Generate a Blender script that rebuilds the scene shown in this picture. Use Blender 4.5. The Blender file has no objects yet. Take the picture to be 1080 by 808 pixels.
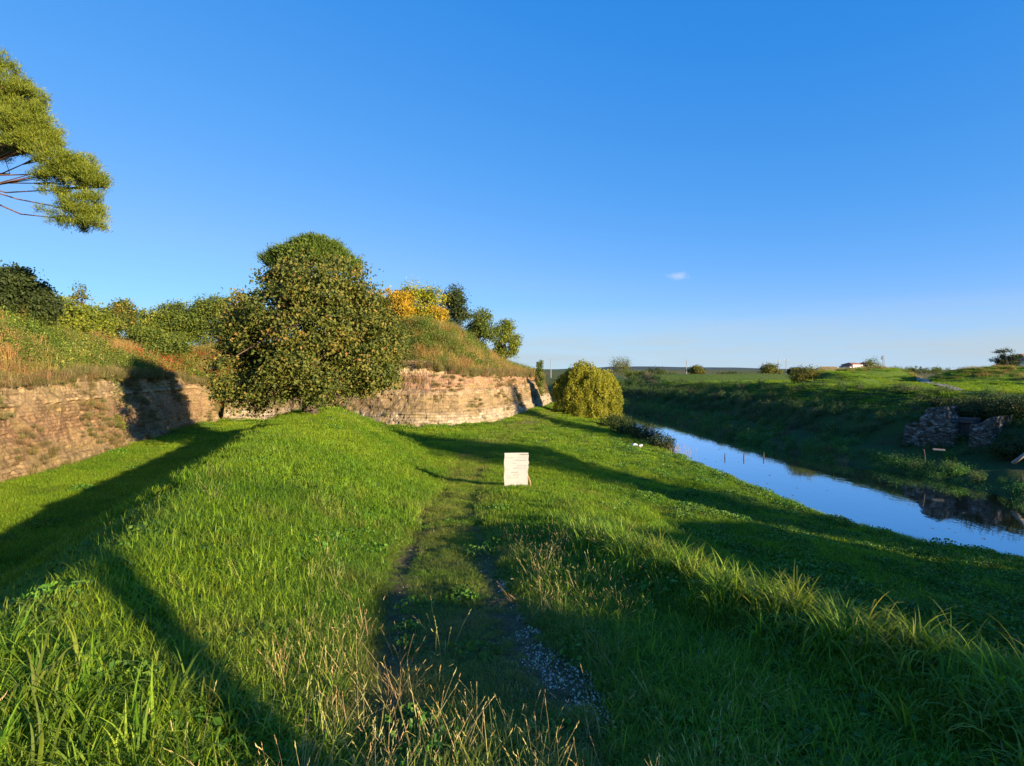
import bpy, math
import numpy as np
from mathutils import Vector
rng = np.random.default_rng(11)
R = math.radians
SC = bpy.context.scene
COL = SC.collection
CAMZ = 4.4
SUN_AZ = R(131.0)      # clockwise from +Y
SUN_EL = R(11.5)

# ------------------------------------------------------------------ noise
def _hash(ix, iy, iz, seed):
    h = (ix.astype(np.int64) * 374761393 + iy.astype(np.int64) * 668265263 + iz.astype(np.int64) * 2147483647 + seed * 1274126177) & 0xFFFFFFFF
    h = ((h ^ (h >> 13)) * 1274126177) & 0xFFFFFFFF
    h = (h ^ (h >> 16)) & 0xFFFFFFFF
    return h / 4294967295.0
def vnoise(x, y, z=None, seed=0):
    x = np.asarray(x, float); y = np.asarray(y, float)
    z = np.zeros_like(x) if z is None else np.asarray(z, float)
    ix, iy, iz = np.floor(x), np.floor(y), np.floor(z)
    fx, fy, fz = x - ix, y - iy, z - iz
    fx = fx * fx * (3 - 2 * fx); fy = fy * fy * (3 - 2 * fy); fz = fz * fz * (3 - 2 * fz)
    def c(a, b, d): return _hash(ix + a, iy + b, iz + d, seed)
    l0 = (c(0,0,0)*(1-fx)+c(1,0,0)*fx)*(1-fy) + (c(0,1,0)*(1-fx)+c(1,1,0)*fx)*fy
    l1 = (c(0,0,1)*(1-fx)+c(1,0,1)*fx)*(1-fy) + (c(0,1,1)*(1-fx)+c(1,1,1)*fx)*fy
    return (l0*(1-fz) + l1*fz)
def fbm(x, y, z=None, seed=0, o=4):
    s = 0; a = 1; t = 0
    z = np.zeros_like(np.asarray(x, float)) if z is None else z
    for k in range(o):
        s = s + a * (vnoise(x * 2**k, y * 2**k, z * 2**k, seed + k) - .5); t += a; a *= .5
    return s / t * 2
def sstep(a, b, x):
    t = np.clip((x - a) / (b - a), 0, 1); return t * t * (3 - 2 * t)

# ------------------------------------------------------------------ plan of the place
WALL = np.array([(-15,-40),(-16.4,0),(-18.5,20),(-19.8,27),(-22.4,35),(-24.6,44),(-24.2,47.5),(-20,48.3),(-14,45.2),(-7.8,42.8),(-3.6,43.6),(-0.9,47.5),(1.2,57),(3.75,74),(5.9,84.5)], float)
WALL_TAIL = np.array([(5.6,90),(-6,112),(-45,140)], float)
NEAR = np.array([(70,-8),(48,3),(32,9),(23,12.2),(17.8,16.0),(15.8,17.4),(14.4,19.0),(12.9,22.0),(12.4,25.5),(12.2,30),(11.6,36.5),(11.3,44),(12.2,56),(13.3,66),(11.5,80),(8,100),(0,125),(-25,152),(-60,175)], float)
FAR = np.array([(-60,190),(-20,168),(4,138),(12,108),(16.2,84),(17.8,67),(18.2,49),(19.7,39),(21,35),(22.6,31),(23.0,25.5),(29,20),(40,13),(58,5),(75,0)], float)
def inside(P, x, y):
    r = np.zeros(x.shape, bool); n = len(P)
    for i in range(n):
        x0, y0 = P[i]; x1, y1 = P[(i+1) % n]
        if y0 == y1: continue
        c = ((y0 > y) != (y1 > y)) & (x < (x1-x0)*(y-y0)/(y1-y0)+x0)
        r ^= c
    return r
def pdist(P, x, y):
    d = np.full(x.shape, 1e18)
    for i in range(len(P)-1):
        ax, ay = P[i]; bx, by = P[i+1]
        dx, dy = bx-ax, by-ay
        t = np.clip(((x-ax)*dx+(y-ay)*dy)/(dx*dx+dy*dy), 0, 1)
        d = np.minimum(d, (x-ax-t*dx)**2+(y-ay-t*dy)**2)
    return np.sqrt(d)
WPOLY = np.vstack([WALL, WALL_TAIL, [(-400,140),(-400,-40)]])
WLINE = np.vstack([WALL, WALL_TAIL])
RPOLY = np.vstack([NEAR, FAR])
FARPOLY = np.vstack([FAR, [(4000,0),(4000,4000),(-4000,4000),(-4000,190)]])

HT = np.array([(-24,0,9.6),(-27,22,8.9),(-29,30,8.5),(-32,40,7.0),(-34,50,6.2),(-30,60,6.0),(-20,57,6.3),(-13,55,7.2),(-8,54,8.7),(-4,57,8.9),(-3.5,64,7.7),(-1.5,72,6.3),(1.0,79,5.0),(-12,75,7.0),(-30,90,6)], float)
WT = np.array([(-19,5,4.2),(-20.5,22,4.1),(-22,30,4.3),(-24,40,4.2),(-25,48,3.4),(-15,46,4.2),(-8,43.5,5.1),(-2,45,4.3),(1,57,4.2),(4,75,3.9),(6,85,3.6)], float)
def idw(C, x, y, p=3):
    s = 0; w = 0
    for cx, cy, cz in C:
        k = 1/(((x-cx)**2+(y-cy)**2)**(p/2)+1e-3); s = s+k*cz; w = w+k
    return s/w
def track(y):      # x of the middle of the grass path
    return np.interp(y, [-20,0,3,8,14.5,21,26,33,42,52,65,80], [0.4,0.1,-0.1,-0.95,-1.55,-1.75,-1.95,-1.75,.25,1.9,4.2,6.8])
def ground_h(x, y, detail=True):
    x = np.asarray(x, float); y = np.asarray(y, float)
    # --- path ramp
    ramp = np.interp(y, [-60,-2,18,22,26], [2.9,2.62,0.42,0.08,0.0])
    dr = pdist(NEAR, x, y)
    base = np.interp(dr, [0,.3,.8,2,5,9,13], [-1.8,-1.52,-1.42,-1.32,-.98,-.45,0.0])
    # little terrace step running down the flat
    dt = (x-2.6)*11.3+(y-26)*6.2
    dt = dt/math.hypot(11.3, 6.2)
    base = base + .28*(1-sstep(-.2,.5,dt))*sstep(11,6,-dt)*sstep(34,27,y)*sstep(1,3,x)
    # high ground beside the camera, limited on the right by the shoulder
    xs = np.interp(y, [-30,-6,0,3.8,5.7,10,14,21,25], [14,7,4.4,3.35,2.8,1.35,1.2,1.2,1.3]) + .25*fbm(y*.5, y*0, seed=5)
    wd = np.interp(y, [0,5,15,22], [4.6,4.4,3.5,2.5])
    t = sstep(0, 1, (x-xs)/wd)
    z = ramp*(1-t)+base*t + .22*np.exp(-((x-xs+.15)/.55)**2)*sstep(14,8,y)
    z = np.where(ramp < base, base, z)
    z = np.where(x < 0, np.maximum(ramp, 0), z) if False else z
    # --- mound
    cx = np.interp(y, [-20,0,5.7,10.5,18.5,26,33,41], [-2.8,-3.0,-4.0,-5.5,-7.7,-9.8,-11.3,-12.5])
    cz = np.interp(y, [-20,0,5.7,10.5,18.5,26,33], [2.8,2.6,2.40,2.38,2.40,2.36,2.12])
    cz = cz*(1-sstep(33, 41.5, y))
    xr = np.interp(y, [-20,0,3,8,14.5,23.5,33,41], [-1.6,-1.5,-1.4,-1.75,-2.35,-3.3,-5.2,-8.0])
    xl = cx - np.interp(y, [0,6,20,33], [4.0,4.2,4.8,5.2])
    tr = np.clip((x-cx)/(xr-cx), 0, 1); tl = np.clip((cx-x)/(cx-xl), 0, 1)
    fl = np.maximum(ramp, 0)
    right = fl+(np.maximum(cz, fl)-fl)*(.40*(.5+.5*np.cos(np.pi*tr))+.60*(1-tr**1.25))
    trench = 0.0 + .0*x
    left = trench+(cz-trench)*(.75*(1-tl**1.05)+.25*(1-sstep(0,1,tl)))
    zl = np.where(x > cx, right, left)
    z = np.where(x < xr, zl, z)
    # --- river and far side
    inr = inside(RPOLY, x, y)
    far = inside(FARPOLY, x, y)
    df = pdist(FAR, x, y)
    zf = np.interp(df, [0,.5,1.4,4.5,5.2,7.2,9.5,12.6,13.4,18,45,120,600], [-1.8,-1.4,-1.1,-.65,-.4,.95,1.35,2.6,2.75,2.85,3.05,3.2,3.2])
    zf = zf - np.interp(y, [60,95,150], [0,.5,.9])*sstep(6,9,df)*(1-sstep(150,400,df))
    # ravelin mounds on the far plateau
    def mound(px, py, rx, ry, hh, rot=0):
        c, s = math.cos(rot), math.sin(rot)
        u = ((x-px)*c+(y-py)*s)/rx; v = (-(x-px)*s+(y-py)*c)/ry
        q = np.sqrt(u*u+v*v)
        return hh*(1-sstep(.35,1,q))
    zf = zf + mound(45,72,8,5,1.7) + mound(36.5,63,4.5,3.5,1.3) + mound(56,64,10,4.5,1.6,-.2) + mound(74,70,16,6,1.7,.1) + mound(58,44,10,4,1.25,-.35) + mound(38,108,30,7,1.3,.1)+ mound(55,52,13,3.5,.9,-.1)
    # the far bank is notched where the ruined brick sluice stands
    zf = np.where(far, zf, z)
    z = np.where(far, zf, z)
    z = np.where(inr, -2.4+0*z, z)
    # --- bastion behind the wall
    inb = inside(WPOLY, x, y)
    dw = pdist(WLINE, x, y)
    top = idw(WT, x, y); ht = idw(HT, x, y, 4)
    zi = top+(ht-top)*(.5*np.clip((dw-2.0)/6.5,0,1)+.5*sstep(2.0,7.5,dw))
    zi = zi*1.0
    rise = sstep(1.15, 1.9, dw)
    zb = np.where(dw < 2.2, (top-.06)*rise+.0, zi-.06)
    z = np.where(inb, zb, z)
    # earth piled at the foot of the wall
    foot = (~inb)*np.exp(-(dw/0.8)**2)*.18*(y < 95)*(.5+.8*vnoise(x*.7, y*.7, seed=9))
    z = z+foot*np.where(far | inr, 0, 1)
    # --- added embankment, unseen behind and right of the camera, shaped to cast evening shade
    u = x*.656+y*.755; w = x*.755-y*.656
    vtop = np.interp(u, [-14,-9,-4.5,-1.2,.3,1.6,3.3,4.3,5.1,6.5,8,10,13,15,19,23], [-6,0,.6,1.2,2.2,2.6,2.82,2.90,2.50,2.42,2.38,2.38,1.75,1.6,.65,-6])
    vtop = vtop + .10*fbm(u*.9, u*0, seed=21, o=3)
    W0 = 22.0
    zt = vtop+math.tan(SUN_EL)*W0
    ridge = zt*(1-np.abs(np.clip((w-W0)/13,-1,1))**1.3)
    z = np.where((~far) & (~inr) & (~inb) & (w > 9) & (w < 35), np.maximum(z, ridge), z)
    if detail:
        near = np.exp(-((x)**2+(y)**2)/60**2)
        amp = np.where(inb, .30, np.where(far, .10+.12*(df < 13), .07))
        z = z + (amp*fbm(x*.35, y*.35, seed=1, o=4) + .05*fbm(x*1.8, y*1.8, seed=3, o=4)*near)*np.where(inr, 0, 1)
        z = z + np.where((~inr)&(~far)&(dr < 12)&(~inb), .20*fbm(x*.7, y*.7, seed=31)*sstep(12,8,dr)*sstep(.0,1.5,dr), 0)
        # wheel ruts
        tx = track(y)
        rut = np.exp(-((x-tx-.62)/.16)**2)+np.exp(-((x-tx+.62)/.16)**2)
        z = z-.02*rut*(y < 60)*(~inb)*(~far)
    return z

# ------------------------------------------------------------------ materials
def nt(name):
    m = bpy.data.materials.new(name); m.use_nodes = True
    t = m.node_tree; t.nodes.clear()
    out = t.nodes.new('ShaderNodeOutputMaterial')
    return m, t, out
def L(t, a, b): t.links.new(a, b)
def N(t, kind, **kw):
    n = t.nodes.new(kind)
    for k, v in kw.items():
        if k.startswith('i_'):
            n.inputs[k[2:].replace('_', ' ')].default_value = v
        else: setattr(n, k, v)
    return n
def ramp_node(t, stops, fac=None):
    r = t.nodes.new('ShaderNodeValToRGB')
    e = r.color_ramp.elements
    while len(e) > 2: e.remove(e[-1])
    e[0].position, e[0].color = stops[0][0], (*stops[0][1], 1)
    e[1].position, e[1].color = stops[1][0], (*stops[1][1], 1)
    for p, c in stops[2:]:
        q = e.new(p); q.color = (*c, 1)
    if fac is not None: L(t, fac, r.inputs[0])
    return r
def mixc(t, fac, a, b, mode='MIX'):
    m = t.nodes.new('ShaderNodeMix'); m.data_type = 'RGBA'; m.blend_type = mode; m.clamp_factor = True
    for sock, v in ((0, fac), (6, a), (7, b)):
        if hasattr(v, 'is_linked'): L(t, v, m.inputs[sock])
        elif sock == 0: m.inputs[0].default_value = v
        else: m.inputs[sock].default_value = (*v, 1)
    return m.outputs[2]
def mat_leafy(name, stops=None, trans=.35, rough=.55, spec=.25, inst=False):
    """leaves and blades: colour from a ramp over the per-leaf 'tint', or from the instancer colour"""
    m, t, out = nt(name)
    tint = N(t, 'ShaderNodeAttribute', attribute_name='tint')
    if inst:
        ic = N(t, 'ShaderNodeAttribute', attribute_name='icol', attribute_type='INSTANCER')
        mp = N(t, 'ShaderNodeMapRange', i_From_Min=0., i_From_Max=1., i_To_Min=.55, i_To_Max=1.5)
        L(t, tint.outputs['Fac'], mp.inputs['Value'])
        vm = N(t, 'ShaderNodeVectorMath', operation='SCALE')
        L(t, ic.outputs['Color'], vm.inputs[0]); L(t, mp.outputs[0], vm.inputs['Scale'])
        hue = N(t, 'ShaderNodeHueSaturation')
        mh = N(t, 'ShaderNodeMapRange', i_From_Min=0., i_From_Max=1., i_To_Min=.522, i_To_Max=.478)
        L(t, tint.outputs['Fac'], mh.inputs['Value']); L(t, mh.outputs[0], hue.inputs['Hue'])
        L(t, vm.outputs[0], hue.inputs['Color']); c = hue.outputs[0]
    else:
        c = ramp_node(t, stops, tint.outputs['Fac']).outputs[0]
    p = N(t, 'ShaderNodeBsdfPrincipled', i_Roughness=rough)
    p.inputs['Specular IOR Level'].default_value = spec
    L(t, c, p.inputs['Base Color'])
    tr = N(t, 'ShaderNodeBsdfTranslucent')
    tc = mixc(t, 1.0, c, (1.15, 1.1, .45), 'MULTIPLY'); L(t, tc, tr.inputs['Color'])
    mx = N(t, 'ShaderNodeMixShader', i_Fac=trans)
    L(t, p.outputs[0], mx.inputs[1]); L(t, tr.outputs[0], mx.inputs[2]); L(t, mx.outputs[0], out.inputs[0])
    return m
def mat_plain(name, c1, c2, scale=6., rough=.85, bump=.3, detail=8., metal=0., dist=.02, c3=None):
    m, t, out = nt(name)
    g = N(t, 'ShaderNodeTexCoord')
    n = N(t, 'ShaderNodeTexNoise', i_Scale=scale, i_Detail=detail, i_Roughness=.65)
    L(t, g.outputs['Object'], n.inputs['Vector'])
    st = [(.3, c1), (.7, c2)] + ([(.85, c3)] if c3 else [])
    r = ramp_node(t, st, n.outputs['Fac'])
    p = N(t, 'ShaderNodeBsdfPrincipled', i_Roughness=rough, i_Metallic=metal)
    p.inputs['Specular IOR Level'].default_value = .15 if rough > .55 else .5
    L(t, r.outputs[0], p.inputs['Base Color'])
    b = N(t, 'ShaderNodeBump', i_Strength=bump, i_Distance=dist)
    L(t, n.outputs['Fac'], b.inputs['Height']); L(t, b.outputs[0], p.inputs['Normal'])
    L(t, p.outputs[0], out.inputs[0])
    return m
M_INST = mat_leafy('grass_blades', inst=True, trans=.45)
M_WEED = mat_leafy('weed_leaves', inst=True, trans=.25, rough=.5)
M_STRAW = mat_leafy('straw', inst=True, trans=.15, rough=.6)
M_BARK = mat_plain('bark', (.06,.045,.035), (.16,.12,.09), 9, bump=.8, dist=.05)
M_PINEBARK = mat_plain('pine_bark', (.12,.06,.035), (.30,.16,.10), 7, bump=.8, dist=.05)

# ------------------------------------------------------------------ mesh helpers
def tagp(o, label=None, cat=None, group=None, kind=None):
    if label: o['label'] = label
    if cat: o['category'] = cat
    if group: o['group'] = group
    if kind: o['kind'] = kind
    return o
def mesh_np(name, V, F, mat, parent=None, tint=None, smooth=False, colors=None, link=True):
    me = bpy.data.meshes.new(name)
    V = np.asarray(V, np.float32); F = np.asarray(F, np.int32)
    me.vertices.add(len(V)); me.vertices.foreach_set('co', V.ravel())
    k = F.shape[1]
    me.loops.add(F.size); me.loops.foreach_set('vertex_index', F.ravel())
    me.polygons.add(len(F)); me.polygons.foreach_set('loop_start', np.arange(0, F.size, k, dtype=np.int32))
    me.update(calc_edges=True)
    if tint is not None:
        a = me.attributes.new('tint', 'FLOAT', 'POINT'); a.data.foreach_set('value', np.asarray(tint, np.float32))
    if colors is not None:
        a = me.attributes.new('gcol', 'FLOAT_COLOR', 'POINT')
        c = np.ones((len(V), 4), np.float32); c[:, :3] = colors; a.data.foreach_set('color', c.ravel())
    me.polygons.foreach_set('use_smooth', np.full(len(F), smooth, bool))
    if mat: me.materials.append(mat)
    o = bpy.data.objects.new(name, me)
    if link: COL.objects.link(o)
    if parent is not None: o.parent = parent
    return o
def empty(name, loc):
    o = bpy.data.objects.new(name, None); o.location = loc; o.empty_display_size = .3; COL.objects.link(o); return o
class MB:
    def __init__(s): s.v = []; s.f = []
    def add(s, v, f):
        n = len(s.v); s.v += [tuple(p) for p in v]; s.f += [tuple(i+n for i in q) for q in f]
    def box(s, c, d, rot=None):
        x, y, z = [k/2 for k in d]
        v = [Vector((i*x, j*y, k*z)) for i in (-1,1) for j in (-1,1) for k in (-1,1)]
        if rot is not None: v = [rot @ p for p in v]
        v = [p+Vector(c) for p in v]
        s.add(v, [(0,1,3,2),(4,6,7,5),(0,4,5,1),(2,3,7,6),(0,2,6,4),(1,5,7,3)])
    def tube(s, pts, rad, n=7, cap=True):
        pts = [Vector(p) for p in pts]; rings = []
        for i, p in enumerate(pts):
            d = (pts[min(i+1, len(pts)-1)]-pts[max(i-1, 0)]).normalized()
            a = d.cross(Vector((0, 0, 1)))
            if a.length < .1: a = d.cross(Vector((1, 0, 0)))
            a.normalize(); b = d.cross(a)
            rings.append([p+(a*math.cos(k*2*math.pi/n)+b*math.sin(k*2*math.pi/n))*rad[i] for k in range(n)])
        n0 = len(s.v)
        for r in rings: s.v += [tuple(q) for q in r]
        for i in range(len(pts)-1):
            for k in range(n):
                s.f.append((n0+i*n+k, n0+i*n+(k+1) % n, n0+(i+1)*n+(k+1) % n, n0+(i+1)*n+k))
        if cap:
            s.f.append(tuple(n0+k for k in reversed(range(n)))); s.f.append(tuple(n0+(len(pts)-1)*n+k for k in range(n)))
    def build(s, name, mat, parent=None, smooth=False, bevel=0):
        me = bpy.data.meshes.new(name); me.from_pydata(s.v, [], s.f); me.update()
        if mat: me.materials.append(mat)
        if smooth: me.polygons.foreach_set('use_smooth', [True]*len(me.polygons))
        o = bpy.data.objects.new(name, me); COL.objects.link(o)
        if parent is not None: o.parent = parent
        if bevel:
            b = o.modifiers.new('bevel', 'BEVEL'); b.width = bevel; b.segments = 2; b.limit_method = 'ANGLE'
        return o

# ------------------------------------------------------------------ terrain
def axis(segs):
    out = [segs[0][0]]
    for a, b, st in segs:
        n = max(1, int(round((b-a)/st))); out += list(np.linspace(a, b, n+1)[1:])
    return np.array(out)
gx = axis([(-3200,-400,350),(-400,-100,40),(-100,-45,5),(-45,-14,.4),(-14,-5,.2),(-5,6,.11),(6,14,.2),(14,34,.35),(34,75,1.0),(75,150,6),(150,500,50),(500,3200,300)])
gy = axis([(-300,-60,40),(-60,-12,3),(-12,1,.5),(1,12,.11),(12,24,.2),(24,60,.35),(60,100,.6),(100,200,4),(200,700,40),(700,4000,400)])
GX, GY = np.meshgrid(gx, gy)
GZ = ground_h(GX, GY)
nx, ny = len(gx), len(gy)
def region(x, y):
    inb = inside(WPOLY, x, y); far = inside(FARPOLY, x, y); inr = inside(RPOLY, x, y)
    return inb, far, inr, pdist(WLINE, x, y), pdist(NEAR, x, y), pdist(FAR, x, y)
def gcolor(x, y):
    inb, far, inr, dw, dr, df = region(x, y)
    n1 = fbm(x*.25, y*.25, seed=41)*.5+.5; n2 = fbm(x*1.7, y*1.7, seed=43)*.5+.5
    c = np.zeros(x.shape+(3,))
    gA = np.array([.050,.085,.014]); gB = np.array([.095,.135,.022]); soil = np.array([.17,.13,.075]); dry = np.array([.24,.18,.085]); dark = np.array([.055,.095,.025])
    def mix(a, b, t): t = np.clip(t, 0, 1)[..., None]; return a*(1-t)+b*t
    c = mix(gA, gB, (n1-.3)*1.8)
    tx = track(y)
    rut = (np.exp(-((x-tx-.62)/.22)**2)+np.exp(-((x-tx+.62)/.22)**2))
    pth = sstep(1.3,.7,np.abs(x-tx))
    ok = (~inb)&(~far)
    c = mix(c, soil, rut*ok*np.interp(y, [0,20,30,60], [.9,.7,.35,.15])*(.4+n2))
    c = mix(c, soil*.9, pth*ok*.5*(n2 > .45)*sstep(16,8,y))
    c = mix(c, np.array([.32,.25,.13]), np.exp(-((x-tx)/.5)**2)*ok*sstep(30,36,y)*.55)
    c = np.where(inb[..., None], mix(mix(np.array([.11,.085,.035]), np.array([.07,.09,.025]), (n1-.25)*1.9), np.array([.16,.10,.05]), (n2-.45)*1.6), c)
    c = np.where((far & (df < 13))[..., None], mix(dark, np.array([.075,.065,.035]), (n2-.35)*1.8), c)
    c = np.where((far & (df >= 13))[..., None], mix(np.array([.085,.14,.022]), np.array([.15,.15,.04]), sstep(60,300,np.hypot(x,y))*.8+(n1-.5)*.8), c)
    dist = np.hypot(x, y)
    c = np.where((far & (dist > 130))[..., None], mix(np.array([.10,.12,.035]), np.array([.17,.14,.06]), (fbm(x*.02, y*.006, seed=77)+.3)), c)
    c = np.where(inr[..., None], np.array([.03,.03,.018]), c)
    return c
gc = gcolor(GX, GY)
idx = np.arange(nx*ny).reshape(ny, nx)
GF = np.stack([idx[:-1,:-1], idx[:-1,1:], idx[1:,1:], idx[1:,:-1]], -1).reshape(-1, 4)
m, t, out = nt('ground_soil_and_turf')
at = N(t, 'ShaderNodeAttribute', attribute_name='gcol')
tc = N(t, 'ShaderNodeTexCoord')
n1 = N(t, 'ShaderNodeTexNoise', i_Scale=9., i_Detail=9., i_Roughness=.7); L(t, tc.outputs['Object'], n1.inputs['Vector'])
n2 = N(t, 'ShaderNodeTexNoise', i_Scale=60., i_Detail=6., i_Roughness=.7); L(t, tc.outputs['Object'], n2.inputs['Vector'])
r1 = ramp_node(t, [(.3,(.45,.45,.45)),(.7,(1.45,1.5,1.3))], n1.outputs['Fac'])
r2 = ramp_node(t, [(.3,(.6,.6,.6)),(.7,(1.35,1.35,1.3))], n2.outputs['Fac'])
c = mixc(t, 1., at.outputs['Color'], r1.outputs[0], 'MULTIPLY'); c = mixc(t, .8, c, r2.outputs[0], 'MULTIPLY')
p = N(t, 'ShaderNodeBsdfPrincipled', i_Roughness=.95); p.inputs['Specular IOR Level'].default_value = .1
L(t, c, p.inputs['Base Color'])
b = N(t, 'ShaderNodeBump', i_Strength=.9, i_Distance=.12); L(t, n1.outputs['Fac'], b.inputs['Height'])
b2 = N(t, 'ShaderNodeBump', i_Strength=.6, i_Distance=.03); L(t, n2.outputs['Fac'], b2.inputs['Height']); L(t, b.outputs[0], b2.inputs['Normal'])
L(t, b2.outputs[0], p.inputs['Normal']); L(t, p.outputs[0], out.inputs[0])
M_GROUND = m
g = mesh_np('ground', np.stack([GX, GY, GZ], -1).reshape(-1, 3), GF, M_GROUND, smooth=True, colors=gc.reshape(-1, 3))
tagp(g, kind='structure')

# ------------------------------------------------------------------ water
m, t, out = nt('river_water')
tc = N(t, 'ShaderNodeTexCoord'); mp = N(t, 'ShaderNodeMapping'); mp.inputs['Scale'].default_value = (1.2, .5, 1)
L(t, tc.outputs['Object'], mp.inputs[0])
n = N(t, 'ShaderNodeTexNoise', i_Scale=1.6, i_Detail=4., i_Roughness=.55); L(t, mp.outputs[0], n.inputs['Vector'])
b = N(t, 'ShaderNodeBump', i_Strength=.09, i_Distance=.05); L(t, n.outputs['Fac'], b.inputs['Height'])
gl = N(t, 'ShaderNodeBsdfGlossy', i_Roughness=.015); gl.inputs['Color'].default_value = (.86,.9,.95,1)
df = N(t, 'ShaderNodeBsdfDiffuse'); df.inputs['Color'].default_value = (.012,.018,.012,1)
fr = N(t, 'ShaderNodeFresnel', i_IOR=1.33); mf = N(t, 'ShaderNodeMapRange', i_From_Min=0., i_From_Max=.5, i_To_Min=.42, i_To_Max=1.)
L(t, fr.outputs[0], mf.inputs['Value']); L(t, b.outputs[0], gl.inputs['Normal']); L(t, b.outputs[0], fr.inputs['Normal'])
mx = N(t, 'ShaderNodeMixShader'); L(t, mf.outputs[0], mx.inputs[0]); L(t, df.outputs[0], mx.inputs[1]); L(t, gl.outputs[0], mx.inputs[2])
L(t, mx.outputs[0], out.inputs[0])
wx = axis([(-70,-4,4),(-4,30,1.),(30,85,3)]); wy = axis([(-15,15,2),(15,90,1.5),(90,200,5)])
WX, WY = np.meshgrid(wx, wy); wi = np.arange(WX.size).reshape(WX.shape)
WF = np.stack([wi[:-1,:-1], wi[:-1,1:], wi[1:,1:], wi[1:,:-1]], -1).reshape(-1, 4)
fcx = WX.ravel()[WF].mean(1); fcy = WY.ravel()[WF].mean(1)
keep = inside(RPOLY, fcx, fcy) | (np.minimum(pdist(NEAR, fcx, fcy), pdist(FAR, fcx, fcy)) < 2.5)
keep &= ~inside(WPOLY, fcx, fcy)
WF = WF[keep]; used = np.unique(WF); mpx = np.full(WX.size, -1); mpx[used] = np.arange(len(used))
wo = mesh_np('water', np.stack([WX.ravel()[used], WY.ravel()[used], np.full(len(used), -1.5)], -1), mpx[WF], m)
tagp(wo, kind='structure')

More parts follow.
